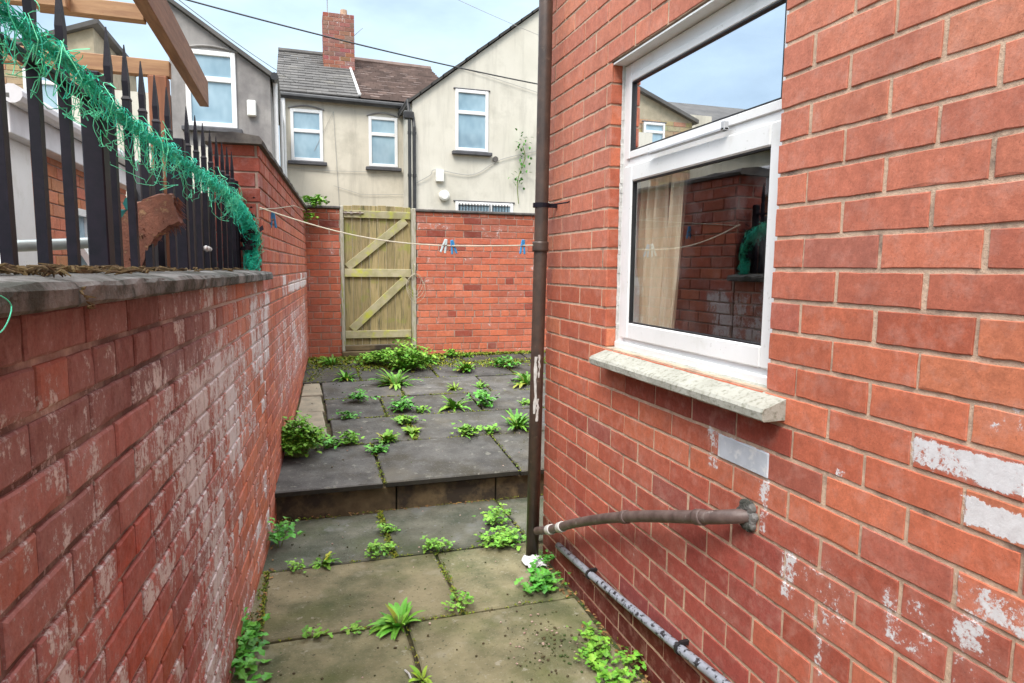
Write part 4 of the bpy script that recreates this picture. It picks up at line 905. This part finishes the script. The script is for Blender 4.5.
# left grey gable house
lg = thing('terrace_house', (-1.6, 10.5, 0), 'grey stained gable-end house behind the tall wall on the left, one big white window', 'house')
mb = MB(); mb.prism([(-.33, -.1), (-1.52, -.1), (-1.52, 4.83), (-.33, 4.02)], 1, 9.6, 12.6)
mb.build('wall', 'render_grey', lg)
mb = MB(); mb.prism([(-1.53, .2), (-2.75, .2), (-2.75, 3.70), (-1.53, 3.70)], 1, 9.59, 11.5); mb.build('low_wing', 'render_pale', lg)
mb = MB(); mb.prism([(-.334, .2), (-1.515, .2), (-1.515, 3.1), (-.334, 3.02)], 1, 9.592, 9.62); mb.build('pale_render', 'render_pale', lg)
mb = MB(); mb.prism([(-.27, 3.99), (-1.56, 4.865), (-1.56, 4.915), (-.25, 4.04)], 1, 9.52, 12.7); mb.build('roof', 'slate_grey', lg)
mb = MB(); mb.tube([(-.27, 9.5, 4.02), (-.27, 12.5, 4.02)], .05, 8); mb.build('gutter', 'gutter_black', lg)
hwin(lg, -1.345, -.745, 3.33, 4.28, 9.6, trans=3.93, arch=.05, T=.06)
mb = MB(); mb.box((-.62, 9.53, 3.50), (-.51, 9.6, 3.70), bev=.012); mb.build('alarm_box', 'alarm_box', lg)
mb = MB(); mb.tube([(-.27, 9.7, 4.0), (-.27, 9.72, 3.7), (-.27, 9.72, .5)], .03, 8); mb.tube([(-.21, 10.2, 3.9), (-.21, 10.2, .5)], .02, 8); mb.build('drainpipe', 'plastic_white', lg)
# far terraces to the left (mirrored in the window)
yh = thing('yellow_brick_house', (-3.2, 11.5, 0), 'yellow-brown brick gable glimpsed through the netting at far left, mirrored in the top pane', 'house')
YT = [(-3.85, 4.05), (-2.50, 4.62)]
mb = MB(); bricks(mb, (-3.85, 10.2, 0), (1, 0, 0), (0, -1, 0), 1.35, 2.2, 30, .0845, .24, rh, lambda r, u, z: tuple(a*r.uniform(.75, 1.15) for a in (.46, .33, .19)), None, detail=1, openings=[(u*.05, 9, 0, 9) for u in ()], ztop=4.05)
mb.prism([(-3.85, -.1), (-2.5, -.1), (-2.5, 4.60), (-3.85, 4.07)], 1, 10.207, 12.6); mb.build('wall', ['brick_yellow_mortar', 'brick_far'], yh)
hwin(yh, -3.30, -2.90, 3.45, 4.0, 10.18, trans=3.85, T=.04)
mb = MB(); mb.prism([(-2.42, 4.64), (-3.93, 4.04), (-3.93, 4.10), (-2.42, 4.70)], 1, 10.12, 12.6); mb.build('roof', 'slate_grey', yh)
ft = thing('slate_roof_terrace', (-8, 13.5, 0), 'cream terrace with slate roof far left, mirrored in the top pane', 'house')
mb = MB(); mb.box((-20, 12.5, -.1), (-3.9, 16.5, 4.2)); mb.box((-4.5, 10.6, -.1), (-3.87, 12.49, 4.3)); mb.build('wall', 'render_cream', ft)
mb = MB(); mb.prism([(12.3, 4.15), (12.3, 4.22), (15.9, 5.95), (15.9, 5.85)], 0, -20, -4.2); mb.build('roof', 'slate_grey', ft)

# overhead wires
def wire(p, q, sag, r, name_label, m='cable'):
    p, q = Vector(p), Vector(q); mb = MB(); pts = []
    for k in range(25):
        t = k/24; v = p.lerp(q, t); v.z -= sag*4*t*(1-t); pts.append(v)
    mb.tube(pts, r, 5); add_thing_mesh(mb, 'overhead_wire', m, name_label, 'wire', False, 'wires strung over the back lane')
wire((-3.2, 9.4, 5.15), (4.2, 10.9, 4.62), .10, .011, 'thick black wire sloping past the chimney down towards the house corner')
wire((-1.6, 9.5, 5.0), (-.0, 12.4, 4.7), .05, .006, 'thin pale wire dropping to the gutter of the grey gable house', 'cable_pale')
wire((1.2, 11, 6.3), (5.2, 11.3, 5.3), .06, .004, 'faintest thin wire high against the sky on the right', 'cable_pale')

# ------------------------------------------------------------------ weeds
def leaf(mb, base, d, L, wd, rnd, c, lobes=True, arch=.5, segs=6):
    d = Vector(d).normalized(); up = Vector((0, 0, 1)); side = d.cross(up)
    if side.length < .01: side = Vector((1, 0, 0))
    side.normalize(); p = Vector(base); V = []; Fc = []; el = math.asin(max(-1, min(1, d.z))); hd = Vector((d.x, d.y, 0)).normalized() if (abs(d.x)+abs(d.y)) > 1e-4 else Vector((1, 0, 0))
    tw = rnd.uniform(-.3, .3)
    for i in range(segs+1):
        t = i/segs; wv = wd*(.25 + 1.0*math.sin(math.pi*min(1, t**.8*.95+.03)))*(1-.15*t)
        if lobes: wv *= (1.25 if i % 2 else .55)
        if i == segs: wv = wd*.05
        s = (side + up*tw*t).normalized()
        V += [p - s*wv + up*wv*.25, p, p + s*wv + up*wv*.25]
        e = el - arch*t*2.0; p = p + (hd*math.cos(e) + up*math.sin(e))*(L/segs)
    for i in range(segs):
        a = i*3; Fc += [(a, a+1, a+4, a+3), (a+1, a+2, a+5, a+4)]
    mb.add(V, Fc, 0, c)
def rosette(x, y, z, R_, n, rnd, kind, label, group='weeds growing through the paving'):
    mb = MB(); tint = rnd.choice(((1, 1, 1), (1.35, 1.05, .9), (.75, .85, .9), (1.4, 1.05, .9), (.9, 1.05, 1))); skew = rnd.uniform(0, 6.28); wf = rnd.uniform(.75, 1.5); elo = rnd.choice((.1, .3, .6)); lop = rnd.random() < .75
    for k in range(n):
        a = skew + rnd.gauss(0, 1.5); e = rnd.uniform(elo, 1.3); r0 = rnd.uniform(0, R_*.25)
        t = rnd.uniform(.55, 1.25); c = (t*rnd.uniform(.8, 1.25)*tint[0], t*tint[1], t*.9*tint[2], 1)
        if rnd.random() < .06: c = (2.1*t, 1.0*t, .9, 1)
        L_ = R_*rnd.uniform(.35, 1.15)
        b = (x + r0*math.cos(a), y + r0*math.sin(a), z - .005)
        leaf(mb, b, (math.cos(a)*math.cos(e), math.sin(a)*math.cos(e), math.sin(e)), L_, L_*(.085 if kind == 'dandelion' else .11)*wf, rnd, c, lop, rnd.uniform(.35, .75))
    for k in range(max(2, n//5)):
        a = rnd.uniform(0, 6.28); p = Vector((x, y, z)); q = p + Vector((math.cos(a)*.02, math.sin(a)*.02, R_*.35))
        mb.tube([p, q], [.002, .001], 4, 1, caps=False)
    o = mb.build('weed', ['leaf', 'stem']); tag(o, label, 'weed', group); return o
def leafy(x, y, z, R_, H_, n, rnd, m, label, ls=.02, cat='weed', group='weeds growing through the paving', name='weed', flat=1.0):
    mb = MB()
    ns = max(4, n//12)
    tips = []
    for k in range(ns):
        a = rnd.uniform(0, 6.28); rr = R_*math.sqrt(rnd.random())*.9; q = Vector((x+rr*math.cos(a), y+rr*math.sin(a)*flat, z + H_*(1-(rr/R_)**2*.7)*rnd.uniform(.6, 1))); p = Vector((x+rr*.3*math.cos(a), y+rr*.3*math.sin(a)*flat, z))
        mid = p.lerp(q, .5) + Vector((0, 0, H_*.12)); mb.tube([p, mid, q], [.0025, .0018, .001], 4, 1, caps=False); tips.append((p, mid, q))
    for k in range(n):
        p, mid, q = rnd.choice(tips); t = rnd.uniform(.25, 1.05); b = p.lerp(mid, t*2) if t < .5 else mid.lerp(q, t*2-1)
        b = b + Vector((rnd.gauss(0, ls*.9), rnd.gauss(0, ls*.9), rnd.gauss(0, ls*.35))); b.z = max(b.z, z+.004)
        a = rnd.uniform(0, 6.28); e = rnd.uniform(-.2, .9); tt = rnd.uniform(.6, 1.3); L_ = ls*rnd.uniform(.7, 1.5)
        leaf(mb, b, (math.cos(a)*math.cos(e), math.sin(a)*math.cos(e), math.sin(e)), L_, L_*.30, rnd, (tt*rnd.uniform(.8, 1.2), tt, tt*.9, 1), True, rnd.uniform(.2, .6), 4)
    o = mb.build(name, [m, 'stem']); tag(o, label, cat, group); return o
rw = random.Random(101)
# upper terrace: (x, y, radius, leaves, kind, label)
UP = [
 (1.06, 7.15, .24, 60, 'd', 'biggest weed clump, a broad bright green mass on the terrace in front of the gate'),
 (.87, 6.50, .22, 34, 'd', 'long-leaved dandelion spilling forward from the biggest clump by the gate'),
 (.71, 7.45, .17, 30, 'd', 'leafy weed at the foot of the gate threshold, left of the biggest clump'),
 (1.35, 7.45, .17, 30, 'd', 'leafy weed against the brick base just right of the gate'),
 (.31, 7.50, .17, 20, 'd', 'low weed at the foot of the left brick pier beside the gate'),
 (.41, 6.82, .14, 18, 'd', 'straggly weed on the dark slabs below the left brick pier'),
 (1.70, 6.95, .17, 26, 'd', 'middle-sized weed third from the gate along the back row of slabs'),
 (2.16, 7.05, .17, 26, 'd', 'weed in the far right corner close to the base of the back wall'),
 (1.41, 6.24, .12, 26, 'd', 'compact round weed standing alone right of the long-leaved dandelion'),
 (1.67, 6.26, .10, 16, 'd', 'small flat weed just right of the compact round one'),
 (.50, 5.98, .15, 15, 'd', 'upright spiky weed sprouting near the pale strip of paving'),
 (.32, 5.50, .07, 12, 'd', 'tiny weed tuft beside the pale strip of paving'),
 (.79, 5.62, .13, 26, 'd', 'bushy tuft at the top of the weedy joint in the middle of the terrace'),
 (.79, 5.25, .08, 18, 'd', 'small tuft halfway down the weedy joint in the middle of the terrace'),
 (.79, 5.00, .09, 20, 'd', 'small tuft at the bottom of the weedy joint in the middle of the terrace'),
 (.97, 5.55, .06, 10, 'd', 'tiny tuft just right of the bushy one in mid terrace'),
 (1.27, 5.62, .17, 26, 'd', 'wide flat dandelion, left of the pair lying in mid terrace'),
 (1.53, 5.66, .17, 24, 'd', 'wide flat dandelion, right of the pair lying in mid terrace'),
 (1.64, 4.98, .20, 30, 'd', 'large open dandelion beside the brown downpipe on the terrace'),
 (1.20, 4.90, .11, 18, 'd', 'low dandelion in the joint left of the one beside the downpipe'),
 (1.40, 4.95, .07, 10, 'd', 'scrap of weed between the low dandelion and the one beside the downpipe'),
 (.32, 4.87, .10, 20, 'd', 'small tuft in the joint right of the leafy bush by the left wall'),
 (.13, 4.84, .09, 16, 'd', 'small tuft touching the right edge of the leafy bush by the left wall'),
 (.58, 4.87, .11, 26, 'd', 'flat mat of weed above the first joint of the front slabs'),
 (.50, 4.68, .06, 16, 'd', 'tiny weed inside the joint between the two front slabs'),
 (2.18, 6.30, .22, 34, 'd', 'tall weed against the corner of the house behind the downpipe'),
 (1.70, 7.72, .12, 22, 'd', 'round weed against the back wall, left of two side by side'),
 (1.90, 7.70, .12, 22, 'd', 'round weed against the back wall, right of two side by side'),
 (1.93, 5.60, .05, 10, 'd', 'tiny weed hard against the left side of the downpipe'),
]
for (x, y, r, n, k, lb) in UP:
    if rw.random() < .38 or r < .08: leafy(x, y, pz(y), r*.9, r*.85, int(n*5), rw, rw.choice(('leaf', 'leaf', 'leaf_dark')), lb, .026 + r*.1)
    else: rosette(x, y, pz(y), r*rw.uniform(.85, 1.05), int(n*2.3), rw, 'dandelion' if r > .11 else 'soft', lb)
leafy(1.08, 7.15, pz(7.15), .32, .34, 700, rw, 'leaf', 'fine-leaved growth filling the middle of the biggest clump by the gate', .04)
leafy(.85, 7.4, pz(7.4), .22, .20, 300, rw, 'leaf', 'fine-leaved growth spreading left of the biggest clump by the gate', .035)
LOW = [
 (.45, 3.78, .07, 22, 'two-leaved chain of weed in the joint just below the step'),
 (.36, 3.47, .10, 34, 'weed patch where the joints meet below the step'),
 (.69, 3.46, .12, 34, 'low dark weed at the joint crossing right of centre below the step'),
 (.07, 3.46, .09, 10, 'thin creeping weed along the first joint of the lower slabs'),
 (-.07, 3.43, .08, 10, 'yellow-green sprig at the left end of the first lower joint'),
 (.37, 2.73, .115, 34, 'bright solitary weed in the middle of the lower slabs'),
 (.01, 2.74, .05, 8, 'tiny sprig on the second lower joint, left of the solitary weed'),
 (.18, 2.745, .03, 6, 'speck of weed on the second lower joint next to the solitary weed'),
 (.67, 2.80, .09, 18, 'flat weed where the joint meets the second row, right of the solitary weed'),
 (.40, 2.33, .06, 8, 'weed tip just entering the bottom edge of the photo'),
]
for k, (x, y, r, n, lb) in enumerate(LOW):
    if k in (3, 5, 9): rosette(x, y, 0, r*1.05, int(n*2.6), rw, 'soft', lb)
    else: leafy(x, y, 0, r*.95, r*.7, int(n*3.2), rw, 'leaf', lb, .022)
leafy(-.05, 4.70, pz(4.7), .19, .30, 1700, rw, 'leaf', 'dense leafy green bush on the terrace edge against the left wall', .034, 'bush', name='bush', group='weeds growing through the paving', flat=.8)
leafy(-.155, 3.74, 0, .085, .17, 60, rw, 'leaf_dark', 'broad-leaved plant at the foot of the left wall just below the step', .042)
leafy(-.27, 2.82, 0, .06, .10, 40, rw, 'leaf_dark', 'uppermost leafy plant in the bottom left corner against the wall', .042)
leafy(-.27, 2.66, 0, .06, .09, 40, rw, 'leaf_dark', 'middle leafy plant in the bottom left corner against the wall', .045)
leafy(-.27, 2.52, 0, .07, .09, 44, rw, 'leaf_dark', 'lowest leafy plant in the bottom left corner against the wall', .045)
leafy(1.04, 3.42, 0, .14, .10, 240, rw, 'leaf', 'bright weed thicket left of the foot of the downpipe', .028)
leafy(1.10, 3.72, 0, .10, .12, 110, rw, 'leaf', 'taller weeds behind the downpipe against the step', .03)
leafy(1.10, 2.86, 0, .12, .07, 90, rw, 'leaf_dark', 'rounded flat-leaved plant below the white scrap near the downpipe', .036)
leafy(1.12, 2.42, 0, .05, .05, 26, rw, 'leaf', 'small sprig highest of the weeds under the grey conduit', .026)
leafy(1.14, 2.30, 0, .07, .06, 44, rw, 'leaf', 'sprig second from the top under the grey conduit', .026)
leafy(1.05, 2.24, 0, .08, .05, 56, rw, 'leaf', 'weed farthest left of those under the grey conduit', .028)
leafy(1.07, 2.08, 0, .085, .06, 64, rw, 'leaf', 'weed lowest in the photo under the grey conduit', .03)
leafy(1.20, 2.18, 0, .06, .08, 40, rw, 'leaf', 'weed against the wall under the grey conduit', .026)
leafy(1.175, 3.12, 0, .05, .08, 34, rw, 'leaf_dark', 'small dark weed squeezed between the downpipe foot and the wall', .026)
leafy(.12, 7.72, 2.20, .16, .14, 130, rw, 'leaf', 'yellow-green plant sprouting from the top of the left brick pier', .05, 'plant', name='wall_plant', group=None)
leafy(.03, 7.6, 2.02, .10, .18, 60, rw, 'leaf', 'trailing shoots hanging down in the corner of the tall wall', .05, 'plant', name='wall_plant', group=None)
mb = MB(); q = [(3.75, 11.45, 2.7), (3.72, 11.42, 3.1), (3.85, 11.42, 3.5), (3.80, 11.4, 3.7)]
mb.tube(curve(q), .008, 5, 1)
for k in range(60):
    a = rw.uniform(0, 6.28); p = Vector(q[rw.randrange(1, 4)]) + Vector((rw.gauss(0, .07), 0, rw.gauss(0, .14))); leaf(mb, p, (math.cos(a), -.3, math.sin(a)), .06, .018, rw, (.8, .8, .8, 1), False)
tag(mb.build('wall_plant', ['leaf_dark', 'stem']), 'thin climber on the pale gable wall beside the downpipe', 'plant')
# moss and crumbs in the joints
mb = MB(); rm = random.Random(41)
def mosspt(x, y, z, s):
    for k in range(3):
        a = rm.uniform(0, 6.28); e = rm.uniform(.1, 1.2); d = Vector((math.cos(a)*math.cos(e), math.sin(a)*math.cos(e), math.sin(e))); t = rm.uniform(.6, 1.3)
        leaf(mb, (x+rm.uniform(-s, s), y+rm.uniform(-s, s), z), d, s*rm.uniform(.8, 1.6), s*.4, rm, (t*rm.uniform(.7, 1.5), t, t*.7, 1), False, .4, 2)
def joint(a, b, n, zf, s=.008, w_=.010, dens=.8):
    for k in range(n):
        t = rm.random()
        if noise.noise(Vector((a[0]*3+t*6, a[1]*3+t*5, 1.3))) < -.05 and rm.random() < dens: continue
        x = a[0]+(b[0]-a[0])*t + rm.gauss(0, w_); y = a[1]+(b[1]-a[1])*t + rm.gauss(0, w_*.6); mosspt(x, y, zf(y)-.002, s)
fz = lambda y: 0.0
for (y0, y1, xs) in low_rows:
    if y0 < 1.2: continue
    joint((xs[0], y1), (xs[-1], y1), 110, fz)
    for x in xs[1:-1]: joint((x, y0), (x, y1), 60, fz)
joint((.445, 3.43), (.445, 4.13), 160, fz, .011, .014, .2); joint((.665, 2.76), (.665, 3.43), 90, fz, .007, .014)
joint((-.205, 2.76), (-.205, 3.43), 120, fz, .010, .012, .2); joint((-.27, 2.4), (-.245, 3.4), 150, fz, .009, .018, .4)
joint((-.24, 4.12), (1.2, 4.12), 200, fz, .006, .016); joint((1.19, 1.9), (1.19, 3.3), 160, fz, .007, .02)
for (y0, y1, xs) in up_rows:
    joint((xs[0], y1), (2.4, y1), 260, pz, .010, .016)
    for x in xs[1:-1]:
        if x < 2.5: joint((x, y0), (x, y1), 70, pz, .009, .012)
joint((.80, 4.88), (.80, 5.5), 220, pz, .014, .02, .1); joint((.02, 7.8), (2.9, 7.82), 1300, pz, .022, .06, .2); joint((.02, 7.35), (2.9, 7.3), 1500, pz, .018, .16, .5); joint((.02, 7.6), (1.6, 7.6), 700, pz, .02, .12, .5); joint((.05, 6.75), (.3, 7.8), 300, pz, .014, .05, .4)
tag(mb.build('joint_moss', 'moss'), kind='stuff')
# crumbs of mortar and grit
mb = MB()
for k in range(520):
    up_ = rm.random() < .4
    if up_: x, y = rm.uniform(0, 2.2), rm.uniform(4.2, 7.7); z = pz(y)
    else: x, y = rm.uniform(-.25, 1.2), rm.uniform(1.9, 4.1); z = 0
    if rm.random() < .45 and not up_: x, y = rm.gauss(.93, .10), rm.gauss(2.42, .13)
    s = rm.uniform(.002, .006); mb.box((x-s, y-s, z), (x+s, y+s*.7, z+s*1.1), rm.choice((0, 0, 0, 1)), bev=s*.4, rot=Matrix.Rotation(rm.uniform(0, 3), 3, 'Z'))
tag(mb.build('grit', ['soil', 'mortar_pale']), kind='stuff')
mb = MB()
for k in range(260):
    c_ = rm.random()
    if c_ < .35: x, y, z = rm.uniform(-.22, 1.2), 4.13 - abs(rm.gauss(0, .02)), 0
    elif c_ < .6: y = rm.uniform(1.9, 3.2); x, z = 1.215 - abs(rm.gauss(0, .025)), 0
    elif c_ < .8: y = rm.uniform(2.2, 4.1); x, z = LW(y) + .02 + abs(rm.gauss(0, .02)), 0
    else: x, y = rm.uniform(.05, 2.4), 7.8 - abs(rm.gauss(0, .08)); z = pz(y)
    a = rm.uniform(0, 6.28); d = Vector((math.cos(a), math.sin(a), rm.uniform(-.2, .4))); t = rm.uniform(.5, 1.6)
    leaf(mb, (x, y, z + .006), d, rm.uniform(.012, .032), .006, rm, (t, t*.9, t*.8, 1), False, .5, 3)
tag(mb.build('leaf_litter', 'dead_leaf'), kind='stuff')
# white scrap at the pipe foot
mb = MB(); n = 9; V = []; Fc = []; rs = random.Random(5)
for i in range(n):
    for j in range(n): V.append((1.075+.11*i/(n-1)+rs.uniform(-.008, .008), 3.06+.12*j/(n-1)+rs.uniform(-.008, .008), .008+rs.uniform(0, .05)*(1-abs(i-4)/6)))
for i in range(n-1):
    for j in range(n-1): Fc.append((i*n+j, i*n+j+1, (i+1)*n+j+1, (i+1)*n+j))
mb.add(V, Fc); add_thing_mesh(mb, 'plastic_scrap', 'paper', 'crumpled white plastic scrap at the foot of the brown downpipe', 'litter')
mb = MB(); mb.tube([(.36, 2.30, .01), (.355, 2.36, .012), (.345, 2.40, .004)], .004, 5); add_thing_mesh(mb, 'white_stick', 'tape_white', 'thin white stick lying on the slabs at the bottom edge of the photo', 'litter')
